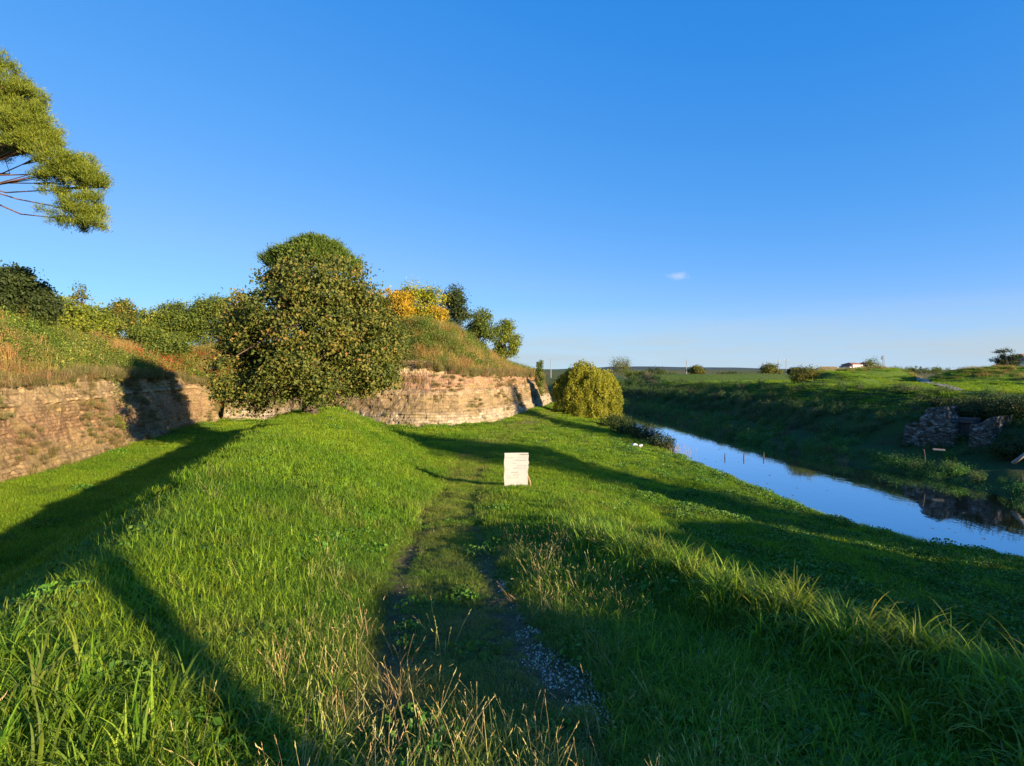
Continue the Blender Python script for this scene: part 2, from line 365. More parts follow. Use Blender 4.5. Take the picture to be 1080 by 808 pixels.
# ------------------------------------------------------------------ masonry walls
def resample(P, st):
    seg = np.hypot(*np.diff(P, axis=0).T); s = np.concatenate([[0], np.cumsum(seg)])
    n = int(s[-1]/st); q = np.linspace(0, s[-1], n+1)
    return np.stack([np.interp(q, s, P[:, 0]), np.interp(q, s, P[:, 1])], -1), q
def smooth_poly(P, it=2):
    for _ in range(it):
        Q = [P[0]]
        for a, b in zip(P[:-1], P[1:]): Q += [a*.8+b*.2, a*.2+b*.8]
        Q.append(P[-1]); P = np.array(Q)
    return P
def wall_mat(name, left):
    m, t, out = nt(name)
    uvz = N(t, 'ShaderNodeAttribute', attribute_name='gcol')   # r = course random, g = block random, b = mortar
    sep = N(t, 'ShaderNodeSeparateColor'); L(t, uvz.outputs['Color'], sep.inputs[0])
    geo = N(t, 'ShaderNodeNewGeometry'); sx = N(t, 'ShaderNodeSeparateXYZ'); L(t, geo.outputs['Position'], sx.inputs[0])
    nb = N(t, 'ShaderNodeTexNoise', i_Scale=.55, i_Detail=6., i_Roughness=.65); L(t, geo.outputs['Position'], nb.inputs['Vector'])
    nf = N(t, 'ShaderNodeTexNoise', i_Scale=7., i_Detail=9., i_Roughness=.75); L(t, geo.outputs['Position'], nf.inputs['Vector'])
    # height above foot, wobbling
    add = N(t, 'ShaderNodeMath', operation='MULTIPLY_ADD'); L(t, nb.outputs['Fac'], add.inputs[0]); add.inputs[1].default_value = 1.4; L(t, sx.outputs['Z'], add.inputs[2])
    hn = N(t, 'ShaderNodeMath', operation='DIVIDE'); L(t, add.outputs[0], hn.inputs[0]); hn.inputs[1].default_value = 6.2
    if left:
        hr = ramp_node(t, [(0,(.24,.19,.105)),(.22,(.27,.19,.10)),(.40,(.285,.175,.095)),(.56,(.28,.195,.105)),(.72,(.36,.27,.15)),(1,(.27,.22,.10))], hn.outputs[0])
    else:
        hr = ramp_node(t, [(0,(.36,.31,.23)),(.25,(.40,.33,.235)),(.31,(.25,.185,.105)),(.50,(.31,.225,.125)),(.55,(.38,.28,.18)),(.58,(.33,.205,.13)),(.74,(.34,.215,.14)),(.80,(.46,.36,.215)),(1,(.40,.31,.17))], hn.outputs[0])
    rv = ramp_node(t, [(0,(.72,.72,.72)),(.5,(.98,.95,.92)),(1,(1.5,1.5,1.5))], sep.outputs[1])
    c = mixc(t, .85, hr.outputs[0], rv.outputs[0], 'MULTIPLY')
    nr = ramp_node(t, [(.28,(.35,.33,.3)),(.5,(1,1,1)),(.75,(1.4,1.4,1.35))], nf.outputs['Fac'])
    c = mixc(t, .9, c, nr.outputs[0], 'MULTIPLY')
    c = mixc(t, sep.outputs[2], c, (.20,.15,.085))
    fu_ = N(t, 'ShaderNodeAttribute', attribute_name='face_uv')
    wn = N(t, 'ShaderNodeTexNoise', i_Scale=.9, i_Detail=3.); L(t, geo.outputs['Position'], wn.inputs['Vector'])
    wv = N(t, 'ShaderNodeVectorMath', operation='SCALE'); L(t, wn.outputs['Color'], wv.inputs[0]); wv.inputs['Scale'].default_value = .16
    wa = N(t, 'ShaderNodeVectorMath', operation='ADD'); L(t, fu_.outputs['Vector'], wa.inputs[0]); L(t, wv.outputs[0], wa.inputs[1])
    bt = N(t, 'ShaderNodeTexBrick'); bt.offset = .5
    for nm, vv in (('Scale', 1.), ('Mortar Size', .022), ('Mortar Smooth', .5), ('Brick Width', .34 if left else .46), ('Row Height', .15 if left else .21), ('Bias', -.1)): bt.inputs[nm].default_value = vv
    bt.inputs['Color1'].default_value = (.62,.60,.58,1); bt.inputs['Color2'].default_value = (1.35,1.32,1.25,1); bt.inputs['Mortar'].default_value = (.30,.27,.23,1)
    L(t, wa.outputs[0], bt.inputs['Vector'])
    n5 = N(t, 'ShaderNodeTexNoise', i_Scale=.7, i_Detail=5., i_Roughness=.6); L(t, geo.outputs['Position'], n5.inputs['Vector'])
    m5 = N(t, 'ShaderNodeMapRange', i_From_Min=.62, i_From_Max=.42, i_To_Min=.05, i_To_Max=.75); L(t, n5.outputs['Fac'], m5.inputs['Value'])
    c = mixc(t, m5.outputs[0], c, mixc(t, 1., c, bt.outputs['Color'], 'MULTIPLY'))
    # dry moss and withered creeper patches
    n3 = N(t, 'ShaderNodeTexNoise', i_Scale=1.1, i_Detail=8., i_Roughness=.7); L(t, geo.outputs['Position'], n3.inputs['Vector'])
    mr = N(t, 'ShaderNodeMapRange', i_From_Min=.5, i_From_Max=.62, i_To_Min=0., i_To_Max=.65); L(t, n3.outputs['Fac'], mr.inputs['Value'])
    c = mixc(t, mr.outputs[0], c, (.27,.20,.085))
    p = N(t, 'ShaderNodeBsdfPrincipled', i_Roughness=.95); p.inputs['Specular IOR Level'].default_value = .1
    L(t, c, p.inputs['Base Color'])
    b = N(t, 'ShaderNodeBump', i_Strength=1., i_Distance=.09); L(t, nf.outputs['Fac'], b.inputs['Height']); L(t, b.outputs[0], p.inputs['Normal'])
    L(t, p.outputs[0], out.inputs[0])
    return m
def bastion_wall(name, P, mat, label, left):
    Q, s = resample(smooth_poly(P), .11)
    d = np.gradient(Q, axis=0); d /= np.linalg.norm(d, axis=1)[:, None]
    # smooth directions
    k = 15
    dd = np.stack([np.convolve(np.pad(d[:, i], k, 'edge'), np.ones(2*k+1)/(2*k+1), 'valid') for i in (0, 1)], -1)
    nrm = np.stack([-dd[:, 1], dd[:, 0]], -1)      # towards the bastion (left of travel)
    nrm /= np.linalg.norm(nrm, axis=1)[:, None]
    top = idw(WT, Q[:, 0], Q[:, 1])+.16*fbm(s*.5, s*0, seed=61)+.08*fbm(s*3, s*0, seed=62)
    rows = 52
    tz = np.linspace(0, 1, rows)
    S, T = np.meshgrid(s, tz)
    Z = -.35+(top[None, :]+.35)*T
    course = np.floor(Z/.24+.15*fbm(S*.2, Z*0, seed=65)); off = (course % 2)*.3+_hash(course, course*0, course*0, 71)*.3
    bw = .42+.35*_hash(course, course*0, course*0, 72)
    blk = np.floor((S+off)/bw)
    r = _hash(blk, course, course*0, 73); r2 = _hash(blk, course, course*0, 74)
    fu = (S+off)/bw-blk; fv = Z/.24+.15*fbm(S*.2, Z*0, seed=65)-course
    mort = ((np.minimum(fu, 1-fu)*bw < .035) | (np.minimum(fv, 1-fv)*.24 < .03))
    decay = sstep(-.25,.2,fbm(S*.25, Z*.5, seed=75))          # where the facing has fallen away
    prot = (r-.5)*.07-.03*mort - .10*(r2 > .92)-.25*decay*(Z > .5)*(.6+.5*fbm(S*1.5, Z*1.5, seed=76))
    prot += .16*fbm(S*.35, Z*.7, seed=77)+.07*fbm(S*2.2, Z*2.2, seed=78, o=3)
    if not left:
        prot += .20*(1-sstep(2.7,2.82,Z))
        prot -= .10*(sstep(1.0,1.3,Z))
    back = 1.35*T+.0
    buttress = 0
    if left:
        prot += .14*(np.abs(Z-3.02) < .11)*(r2 > .25)
    X = Q[None, :, 0]+nrm[None, :, 0]*(back-prot); Y = Q[None, :, 1]+nrm[None, :, 1]*(back-prot)
    mort = np.where(decay > .6, mort*.15, mort*.45)
    pale = (np.abs(Z-3.02) < .12)*(r2 > .25) if left else 0
    col = np.stack([r, np.clip(.25+.5*r2+.9*pale, 0, 1), mort*1.0], -1)
    # ragged top and a cap running back under the turf
    V = [np.stack([X, Y, Z], -1).reshape(-1, 3)]; C = [col.reshape(-1, 3)]
    for bk, dz in ((1.75,.04),(2.6,-.25)):
        V.append(np.stack([Q[:, 0]+nrm[:, 0]*bk, Q[:, 1]+nrm[:, 1]*bk, top+dz], -1)); C.append(np.tile([.5,.3,.9], (len(s), 1)))
    V = np.vstack(V); C = np.vstack(C)
    n = len(s); ii = np.arange((rows+2)*n).reshape(rows+2, n)
    F = np.stack([ii[:-1,:-1], ii[:-1,1:], ii[1:,1:], ii[1:,:-1]], -1).reshape(-1, 4)
    o = mesh_np(name, V, F, mat, colors=C)
    sz_ = np.vstack([np.stack([S, Z, 0*S], -1).reshape(-1, 3), np.stack([s, top+.3, 0*s], -1), np.stack([s, top+.9, 0*s], -1)])
    a_ = o.data.attributes.new('face_uv', 'FLOAT_VECTOR', 'POINT'); a_.data.foreach_set('vector', sz_.astype(np.float32).ravel())
    tagp(o, label, 'wall')
    return Q, nrm, s, top
wl = bastion_wall('brick_wall', WALL[1:7], wall_mat('weathered_brick', True), 'weathered brown brick rampart wall on the left, overgrown with dry creeper', True)
wr = bastion_wall('stone_wall', np.vstack([WALL[6:], WALL_TAIL[:1]]), wall_mat('weathered_stone', False), 'pale stone and brick rampart wall of the bastion beyond the big tree', False)

# ------------------------------------------------------------------ grass prototypes
PROTO = {}
def blades(n, rad, h0, h1, w0, w1, bend, seg=3, seed=0, spread=.35, clumped=False):
    r = np.random.default_rng(seed)
    a = r.uniform(0, 2*np.pi, n); q = rad*np.sqrt(r.uniform(0, 1, n))
    bx, by = q*np.cos(a), q*np.sin(a)
    hd = a+r.normal(0, 1.0, n) if clumped else r.uniform(0, 2*np.pi, n)
    h = r.uniform(h0, h1, n); w = r.uniform(w0, w1, n)
    le = r.uniform(0, spread, n); bn = r.uniform(.2, 1, n)*bend
    fa = r.uniform(0, 2*np.pi, n)
    V = np.zeros((n, seg*2+1, 3)); 
    px = np.zeros(n); pz = np.zeros(n)
    ang = le.copy(); sl = h/seg
    for i in range(seg+1):
        wi = w*(1-(i/seg)**1.6)*(.75+.5*min(i, 1)) if i < seg else w*0
        cx = bx+np.cos(hd)*px; cy = by+np.sin(hd)*px; cz = pz
        ox, oy = -np.sin(hd+.5*np.sin(fa))*wi/2, np.cos(hd+.5*np.sin(fa))*wi/2
        if i < seg:
            V[:, 2*i] = np.stack([cx-ox, cy-oy, cz], -1); V[:, 2*i+1] = np.stack([cx+ox, cy+oy, cz], -1)
        else: V[:, 2*seg] = np.stack([cx, cy, cz], -1)
        px = px+np.sin(ang)*sl; pz = pz+np.cos(ang)*sl; ang = ang+bn/seg*(1+i*.4)
    T = []
    for i in range(seg-1):
        a0 = 2*i; T += [(a0, a0+1, a0+3), (a0, a0+3, a0+2)]
    T.append((2*seg-2, 2*seg-1, 2*seg))
    T = np.array(T); k = 2*seg+1
    F = (np.arange(n)[:, None, None]*k+T[None]).reshape(-1, 3)
    tint = np.repeat(r.uniform(0, 1, n), k)+np.tile(np.linspace(-.25, .25, k), n)
    return V.reshape(-1, 3), F, np.clip(tint, 0, 1)
def leafquads(P, D, size, r, flat=.0, asp=.5, nrm=None):
    """P (n,3) points, leaves as folded diamonds"""
    n = len(P)
    u = r.normal(size=(n, 3)) if D is None else D+r.normal(size=(n, 3))*.5
    u[:, 2] -= .15; u /= np.linalg.norm(u, axis=1)[:, None]
    w = r.normal(size=(n, 3)) if nrm is None else nrm+r.normal(size=(n, 3))*.55
    if flat: w = w*(1-flat)+np.array([0, 0, 1.])*flat
    w = w-u*(w*u).sum(1)[:, None]; w /= np.linalg.norm(w, axis=1)[:, None]
    v = np.cross(w, u)
    s = size*r.uniform(.6, 1.3, n)[:, None]
    a = P-u*s*.5; b = P+v*s*asp*.5-u*s*.05+w*s*.08; c = P+u*s*.5; d = P-v*s*asp*.5-u*s*.05+w*s*.08
    V = np.stack([a, b, c, d], 1).reshape(-1, 3)
    k = np.arange(n)[:, None]*4
    return V, np.hstack([k, k+1, k+2, k+3])
def proto(cname, items, mat):
    c = bpy.data.collections.new(cname)
    for i, (V, F, T) in enumerate(items):
        if F.shape[1] == 4: F = np.vstack([F[:, :3], F[:, [0, 2, 3]]])
        o = mesh_np('%s_%02d' % (cname, i), V, F, mat, tint=T, link=False); c.objects.link(o)
    PROTO[cname] = (c, len(items))
def joinp(*ps):
    V = []; F = []; T = []; n = 0
    for v, f, t_ in ps:
        if f.shape[1] == 4: f = np.vstack([f[:, :3], f[:, [0, 2, 3]]])
        V.append(v); F.append(f+n); T.append(t_); n += len(v)
    return np.vstack(V), np.vstack(F), np.concatenate(T)
proto('lawn', [joinp(blades(130, .17, .03, .12, .003, .0065, 1.5, 4, 100+i, 1.0), blades(9, .12, .12, .21, .004, .009, 1.8, 5, 105+i, .8)) for i in range(7)], M_INST)
proto('turf', [blades(420, .5, .04, .14, .007, .013, 1.2, 2, 120+i, .9) for i in range(4)], M_INST)
proto('sward', [blades(420, 1.3, .08, .24, .02, .045, 1.0, 2, 140+i, .8) for i in range(3)], M_INST)
proto('tall', [blades(26, .10, .22, .52, .008, .019, 1.7, 6, 160+i, .45, True) for i in range(7)], M_INST)
proto('reed', [blades(9, .05, .45, .85, .014, .026, 2.3, 8, 180+i, .3, True) for i in range(6)], M_INST)
def dryp(i):
    r = np.random.default_rng(200+i)
    st = blades(9, .09, .16, .44, .003, .005, .35, 3, 200+i, .85)
    heads = []
    # ears at the stalk tips
    V, F, T = st; k = 7; tips = V[k-1::k]; bases = V[0::k]
    D = tips-V[4::k]; D /= np.linalg.norm(D, axis=1)[:, None]
    P = np.vstack([tips-D*q for q in (0, .012, .024, .036)])
    hv, hf = leafquads(P, np.vstack([D]*4)*4, .026, r, asp=.22)
    g = blades(7, .08, .08, .2, .005, .009, 1.2, 3, 240+i, .7)
    return joinp(st, (hv, hf, np.full(len(hv), .8)), g)
proto('dry', [dryp(i) for i in range(6)], M_STRAW)
def coverp(i, R0=.22, H=.12, nl=110, sz=.045, seed=300):
    r = np.random.default_rng(seed+i)
    a = r.uniform(0, 6.283, nl); q = R0*np.sqrt(r.uniform(0, 1, nl)); z = H*(1-(q/R0)**2*.6)*r.uniform(.25, 1, nl)
    P = np.stack([q*np.cos(a), q*np.sin(a), z], -1)
    V, F = leafquads(P, None, sz, r, flat=.45, asp=.65)
    return V, F, np.repeat(r.uniform(0, 1, nl), 4)
proto('cover', [coverp(i) for i in range(5)], M_WEED)
proto('coverbig', [coverp(i, .8, .42, 380, .10, 340) for i in range(6)], M_WEED)
def brushp(i, R0=.6, H=.7, nl=420, sz=.085, stems=30, seed=400):
    r = np.random.default_rng(seed+i)
    a = r.uniform(0, 6.283, nl); u = r.uniform(0, 1, nl)**.45; el = np.arccos(r.uniform(0, 1, nl))
    lump = 1+.35*np.sin(a*3+i)+.2*np.sin(a*7+2*i)
    P = np.stack([R0*u*np.sin(el)*np.cos(a)*lump, R0*u*np.sin(el)*np.sin(a)*lump, H*u*np.cos(el)*lump], -1)+r.normal(0, .04, (nl, 3))
    V, F = leafquads(P, None, sz, r, flat=.15, asp=.55)
    s = blades(stems, R0*.5, H*.6, H*1.35, .010, .02, .5, 3, seed+50+i, .7)
    return joinp((V, F, np.repeat(r.uniform(0, 1, nl), 4)), s)
proto('brush', [brushp(i) for i in range(5)], M_WEED)
def drybrush(i):
    s = blades(150, .45, .3, .8, .008, .018, .8, 3, 470+i, .8)
    r = np.random.default_rng(480+i); nl = 160
    P = np.stack([r.normal(0, .28, nl), r.normal(0, .28, nl), r.uniform(.1, .6, nl)], -1)
    V, F = leafquads(P, None, .06, r, asp=.4)
    return joinp(s, (V, F, np.repeat(r.uniform(0, 1, nl), 4)))
proto('drybrush', [drybrush(i) for i in range(5)], M_STRAW)

def scatter(name, label, cname, P, scl, col, rot=None, cat=None):
    n = len(P); me = bpy.data.meshes.new(name)
    me.vertices.add(n); me.vertices.foreach_set('co', np.asarray(P, np.float32).ravel())
    if rot is None:
        rot = np.stack([rng.normal(0, .08, n), rng.normal(0, .08, n), rng.uniform(0, 6.283, n)], -1)
    for an, ty, da, fld in (('srot', 'FLOAT_VECTOR', rot, 'vector'), ('sscl', 'FLOAT', scl, 'value'), ('sidx', 'INT', rng.integers(0, 1000, n), 'value'), ('icol', 'FLOAT_VECTOR', col, 'vector')):
        a = me.attributes.new(an, ty, 'POINT'); da = np.asarray(da, np.int32 if ty == 'INT' else np.float32); a.data.foreach_set(fld, da.ravel())
    o = bpy.data.objects.new(name, me); COL.objects.link(o)
    g = bpy.data.node_groups.new(name+'_scatter', 'GeometryNodeTree')
    g.interface.new_socket('Geometry', in_out='INPUT', socket_type='NodeSocketGeometry')
    g.interface.new_socket('Geometry', in_out='OUTPUT', socket_type='NodeSocketGeometry')
    i = g.nodes.new('NodeGroupInput'); u = g.nodes.new('NodeGroupOutput')
    ip = g.nodes.new('GeometryNodeInstanceOnPoints'); ci = g.nodes.new('GeometryNodeCollectionInfo')
    ci.inputs['Collection'].default_value = PROTO[cname][0]; ci.inputs['Separate Children'].default_value = True; ci.inputs['Reset Children'].default_value = True
    def na(nm, dt):
        q = g.nodes.new('GeometryNodeInputNamedAttribute'); q.data_type = dt; q.inputs['Name'].default_value = nm
        return [s for s in q.outputs if s.enabled and s.name == 'Attribute'][0]
    g.links.new(i.outputs[0], ip.inputs['Points']); g.links.new(ci.outputs[0], ip.inputs['Instance'])
    ip.inputs['Pick Instance'].default_value = True
    g.links.new(na('sidx', 'INT'), ip.inputs['Instance Index'])
    er = g.nodes.new('FunctionNodeEulerToRotation'); g.links.new(na('srot', 'FLOAT_VECTOR'), er.inputs[0]); g.links.new(er.outputs[0], ip.inputs['Rotation'])
    g.links.new(na('sscl', 'FLOAT'), ip.inputs['Scale']); g.links.new(ip.outputs[0], u.inputs[0])
    md = o.modifiers.new('scatter', 'NODES'); md.node_group = g
    tagp(o, label, cat or 'grass', kind='stuff')
    return o

def wedge(n, y0, y1, k=1.12, pad=1.5, power=1.0):
    """random plan points in the camera's view (with a margin), between depths y0 and y1"""
    y = y0+(y1-y0)*rng.uniform(0, 1, n*2); x = rng.uniform(-1, 1, n*2)*(k*y1*.9+pad)
    ok = np.abs(x) < k*y*.9+pad
    return x[ok], y[ok]
def place(x, y, dz=-.01): return np.stack([x, y, ground_h(x, y)+dz], -1)
def jit(c, n, a=.18):
    c = np.tile(np.asarray(c, float), (n, 1)) if np.ndim(c) == 1 else c
    return c*rng.uniform(1-a, 1+a, (n, 1))*rng.uniform(1-a*.5, 1+a*.5, (n, 3))
def rutness(x, y):
    tx = track(y); return np.exp(-((x-tx-.62)/.17)**2)+np.exp(-((x-tx+.62)/.17)**2)
def grass_col(x, y):
    inb, far, inr, dw, dr, df = region(x, y)
    n1 = (fbm(x*.3, y*.3, seed=41)*.5+.5); n2 = fbm(x*1.3, y*1.3, seed=47)*.5+.5
    a = np.array([.10,.215,.012]); b = np.array([.235,.345,.020]); d = np.array([.31,.25,.085])
    t = np.clip((n1-.25)*1.6, 0, 1)[:, None]; c = a*(1-t)+b*t
    tx = track(y); pth = sstep(1.5,.6,np.abs(x-tx))*np.interp(y, [0,25,40], [.75,.45,.2])
    pth = np.maximum(pth, 1.2*np.clip(rutness(x, y), 0, 1)*np.interp(y, [0,30,70], [1,.8,.5]))
    q = np.clip(pth*n2*1.1+np.clip(n2-.60, 0, 1)*1.3, 0, .8)[:, None]
    c = c*(1-q)+d*q
    return jit(c, len(x))
def keep_open(x, y):
    inb, far, inr, dw, dr, df = region(x, y)
    return (~inb)&(~inr)&(~far)&(dr > .25), dr, dw
def gravel_mask(x, y):
    gx0 = np.interp(y, [3.4,4.2,5.2,6.5,8.0], [.75,.55,.22,-.02,-.2]); gw = np.interp(y, [3.4,3.9,4.5,5.3,5.9,6.3,6.9,7.3,7.8], [.0,.17,.24,.12,.05,.0,.0,.06,0])
    return np.abs(x-gx0+.10*(vnoise(x*3, y*3, seed=89)-.5)) < gw*(.5+1.1*vnoise(x*5, y*5, seed=90))
def rutness(x, y):
    tx = track(y); return np.exp(-((x-tx-.62)/.17)**2)+np.exp(-((x-tx+.62)/.17)**2)

# short grass near the camera
x, y = wedge(26000, 1.2, 11, pad=1.0)
ok, dr, dw = keep_open(x, y); ok &= ~gravel_mask(x, y); ok &= rng.uniform(0, 1, len(x)) > .65*rutness(x, y)*sstep(.4,.8,vnoise(x*1.5, y*1.5, seed=8))
x, y = x[ok], y[ok]
pf_ = lambda x, y: (1-.58*sstep(1.25,.75,np.abs(x-track(y)))*sstep(2.6,4.2,y))*(1-.4*np.clip(rutness(x, y), 0, 1))
scatter('meadow_grass', 'short green grass covering the mound and verge nearest the viewer', 'lawn', place(x, y), rng.uniform(.7, 1.6, len(x))*pf_(x, y)*(.75+.5*vnoise(x*.8, y*.8, seed=91)), grass_col(x, y))
x, y = wedge(21000, 10, 34, pad=0)
ok, dr, dw = keep_open(x, y); ok &= dr > .5; ok &= rng.uniform(0, 1, len(x)) > .35*rutness(x, y)
x, y = x[ok], y[ok]
scatter('meadow_grass', 'short green grass on the far half of the mound and flat', 'turf', place(x, y), rng.uniform(.7, 1.25, len(x))*(1-(1-pf_(x, y))*np.interp(y, [10,20,34], [1,.7,.5])), grass_col(x, y))
x, y = wedge(15000, 32, 100, pad=0, k=1.05)
inb, far, inr, dw, dr, df = region(x, y)
ok = (~inb)&(~inr)&(((~far)&(dr > .8)&(x < 22))|(far & (df > 9)&(df < 70)))
x, y = x[ok], y[ok]
ptx = np.interp(y, [43,50,58,72,95], [33.6,38.0,43.2,51.4,65.7])
hz = ground_h(x, y, False); ok = ~((x > 22)&((np.abs(x-ptx) < 1.0)|((hz > 3.5)&(rng.uniform(0, 1, len(x)) < .6)))); x, y = x[ok], y[ok]
scatter('meadow_grass', 'grass on the distant flat and far bank top', 'sward', place(x, y), rng.uniform(.4, .8, len(x)), grass_col(x, y))

# tall broad-bladed grass: left foreground, along the right shoulder, mound crest
x, y = wedge(9000, 1.3, 16, pad=1.0)
ok, dr, dw = keep_open(x, y)
xs = np.interp(y, [-30,-6,0,3.8,5.7,10,14,21,25], [14,7,4.4,3.35,2.8,1.35,1.2,1.2,1.3])
cx = np.interp(y, [-20,0,5.7,10.5,18.5,26,33,41], [-3.0,-3.3,-4.4,-5.9,-8.0,-10.0,-11.4,-12.5])
nn = vnoise(x*.9, y*.9, seed=55)
pl = .9*sstep(-.9,-1.9,x)*sstep(4.6,3.0,y)*sstep(.25,.6,nn+.1)+.22*sstep(1.2,.2,np.abs(x-cx))*(y < 16)+.10*(x < -1.8)*sstep(.5,.8,nn)
pr = np.exp(-((x-xs+.1)/.45)**2)*sstep(12,8,y)*1.6+.28*((x > 1.0)&(x < xs+.5))*sstep(8,5,y)*sstep(.3,.6,nn)
far_shoulder = .35*np.exp(-((x-xs-.2)/.7)**2)*(y >= 8)
ok &= rng.uniform(0, 1, len(x)) < np.clip(pl+pr+far_shoulder, 0, 1)*(~gravel_mask(x, y))
x, y = x[ok], y[ok]
c = jit(np.array([.16,.27,.022]), len(x), .25)
scatter('tall_grass', 'tall broad green grass tufts at left and along the shoulder of the bank', 'tall', place(x, y), rng.uniform(.55, 1.1, len(x))*np.where(x > 0, np.where(np.abs(x-np.interp(y, [0,3.8,5.7,10,14], [4.4,3.35,2.8,1.35,1.2])) < .8, 1., .6), np.where(y > 4, .6, 1.)), c)
# drooping long leaves standing above the rest
xx = []; yy = []
for (n_, x0, x1, y0, y1) in ((44, 2.7, 3.7, 3.0, 4.6), (44, 2.3, 3.2, 4.6, 6.4), (34, 1.4, 2.6, 6.2, 8.6), (7, -2.4, -1.7, 2.9, 3.6), (12, -3.4, -2.3, 2.4, 3.5)):
    xx.append(rng.uniform(x0, x1, n_)); yy.append(rng.uniform(y0, y1, n_))
x = np.concatenate(xx); y = np.concatenate(yy)
scatter('long_grass', 'long drooping grass leaves standing above the turf along the bank edge', 'reed', place(x, y), rng.uniform(.42, .85, len(x)), jit(np.array([.20,.25,.03]), len(x), .2))
# dry stalks on the path shoulder in the centre foreground
x, y = wedge(5200, 1.4, 11, pad=.5)
ok, dr, dw = keep_open(x, y)
p1 = .95*sstep(4.1,3.2,y)*sstep(-1.5,-.9,x)*sstep(2.1,1.0,x)+.35*sstep(6.5,4.5,y)*sstep(-2.2,-1.3,x)*sstep(-.4,-1.1,x)+.4*np.exp(-((x-.6-.1*(y-7))/.55)**2)*sstep(4.6,6,y)*sstep(11,9,y)+.12*np.exp(-((x-xs_)/.5)**2) if False else (.3+.65*sstep(.35,.65,vnoise(x*1.5, y*1.5, seed=59)))*sstep(4.1,3.2,y)*sstep(-1.5,-.9,x)*sstep(2.1,1.0,x)+.35*sstep(6.5,4.5,y)*sstep(-2.2,-1.3,x)*sstep(-.4,-1.1,x)+.4*np.exp(-((x-.6)/.6)**2)*sstep(4.6,6,y)*sstep(11,9,y)+.03
ok &= (rng.uniform(0, 1, len(x)) < p1)&(~gravel_mask(x, y))&((np.abs(x-track(y)) > .95)|(y < 4.2)|(rng.uniform(0, 1, len(x)) < .25))
x, y = x[ok], y[ok]
scatter('dry_stalks', 'straw coloured stalks and seed heads in the centre foreground', 'dry', place(x, y), rng.uniform(.6, 1.1, len(x)), jit(np.array([.32,.28,.10]), len(x), .35),
        rot=np.stack([rng.normal(0, .42, len(x)), rng.normal(0, .42, len(x)), rng.uniform(0, 6.283, len(x))], -1))
# leafy weeds: near camera, terrace and river bank
x, y = wedge(9000, 1.5, 13, pad=.5)
ok, dr, dw = keep_open(x, y)
xs = np.interp(y, [-30,-6,0,3.8,5.7,10,14,21,25], [14,7,4.4,3.35,2.8,1.35,1.2,1.2,1.3])
ok &= ((np.abs(x-track(y)) > 1.2)|(rng.uniform(0, 1, len(x)) < .12))&(rng.uniform(0, 1, len(x)) < np.where(x > xs+.8, .95, .22*sstep(.45,.7,vnoise(x*1.2, y*1.2, seed=57))+.04+.25*(y < 4)*(x > -1.5)))&(~gravel_mask(x, y))
x, y = x[ok], y[ok]
c = jit(np.array([.07,.165,.018]), len(x), .25)
scatter('leafy_weeds', 'small leafy weeds between the grass and down the near slope', 'cover', place(x, y), rng.uniform(.6, 1.5, len(x)), c, cat='weeds')
x, y = wedge(30000, 8, 62, pad=0)
ok, dr, dw = keep_open(x, y)
ok &= dr > .1
nn = vnoise(x*.45, y*.45, seed=58)
pr = np.where(x > 1.5, sstep(9,3,dr)*.8*sstep(55,30,y)+.9*sstep(2.2,.5,dr)+.10*sstep(.5,.75,nn), .015)
pr = np.where((x > 1.5)&(y < 24), np.maximum(pr, sstep(3.5,5.5,x)*sstep(.15,.5,vnoise(x*.5, y*.5, seed=96))), pr*.55)
ok &= rng.uniform(0, 1, len(x)) < pr
x, y = x[ok], y[ok]; dr = dr[ok]
leaf_tone = rng.uniform(0, 1, (len(x), 1))  # random mix between two leaf greens, per clump
c = jit(np.array([.065,.16,.018])*(1-leaf_tone)+np.array([.12,.22,.024])*leaf_tone, len(x), .2)
scatter('nettle_cover', 'knee high leafy growth along the near river bank', 'coverbig', place(x, y, -.05), rng.uniform(.3, .75, len(x))*np.where(dr < 1.8, rng.uniform(.5, 1.35, len(x)), 1.), c, cat='weeds')

# far bank slope growth
n = 20000
x = rng.uniform(14, 66, n); y = rng.uniform(12, 150, n)
inb, far, inr, dw, dr, df = region(x, y)
ok = far & (df < 14) & (df > -.1) & (np.abs(x) < 1.1*y+6)
pr = np.where(df < 2.0, 1., np.where(df < 4.6, .35, np.where(df < 11, .75, .35)))*np.interp(y, [20,70,150], [1,.8,.5])
ok &= rng.uniform(0, 1, n) < pr
ok &= ~((y > 28)&(y < 39)&(x > 22)&(x < 28)&(df > 2.0)&(df < 7)&(rng.uniform(0, 1, n) < .8))
x, y, df = x[ok], y[ok], df[ok]
mixr = rng.uniform(0, 1, len(x))+.5*fbm(x*.3, y*.3, seed=66)
c = np.where((mixr > .85)[:, None], np.array([.13,.11,.06]), np.where((df < 4.6)[:, None], np.array([.07,.17,.03]), np.array([.075,.135,.032])))
scatter('bank_undergrowth', 'dark brambles and weeds covering the far river bank', 'brush', place(x, y, -.08), rng.uniform(.45, 1.0, len(x))*np.interp(y, [20,100], [.9,1.5]), jit(c, len(x), .25), cat='undergrowth')

# withered grass on the far mounds
n = 22000
x = rng.uniform(28, 95, n); y = rng.uniform(40, 130, n)
inb, far, inr, dw, dr, df = region(x, y)
hz = ground_h(x, y, False)
ok = far & (df > 13.5) & (np.abs(x) < .98*y+3) & ((hz+.5*fbm(x*.2, y*.2, seed=95) > np.where(x > .70*y, 3.55, 4.1)))&(rng.uniform(0, 1, n) < .6)
x, y = x[ok], y[ok]; tt = rng.uniform(0, 1, (len(x), 1)); c = np.array([.34,.24,.08])*(1-tt)+np.array([.20,.22,.04])*tt
scatter('withered_grass', 'brown withered grass on the mounds beyond the far bank', 'drybrush', place(x, y, -.1), rng.uniform(.5, .9, len(x)), jit(c, len(x), .25))

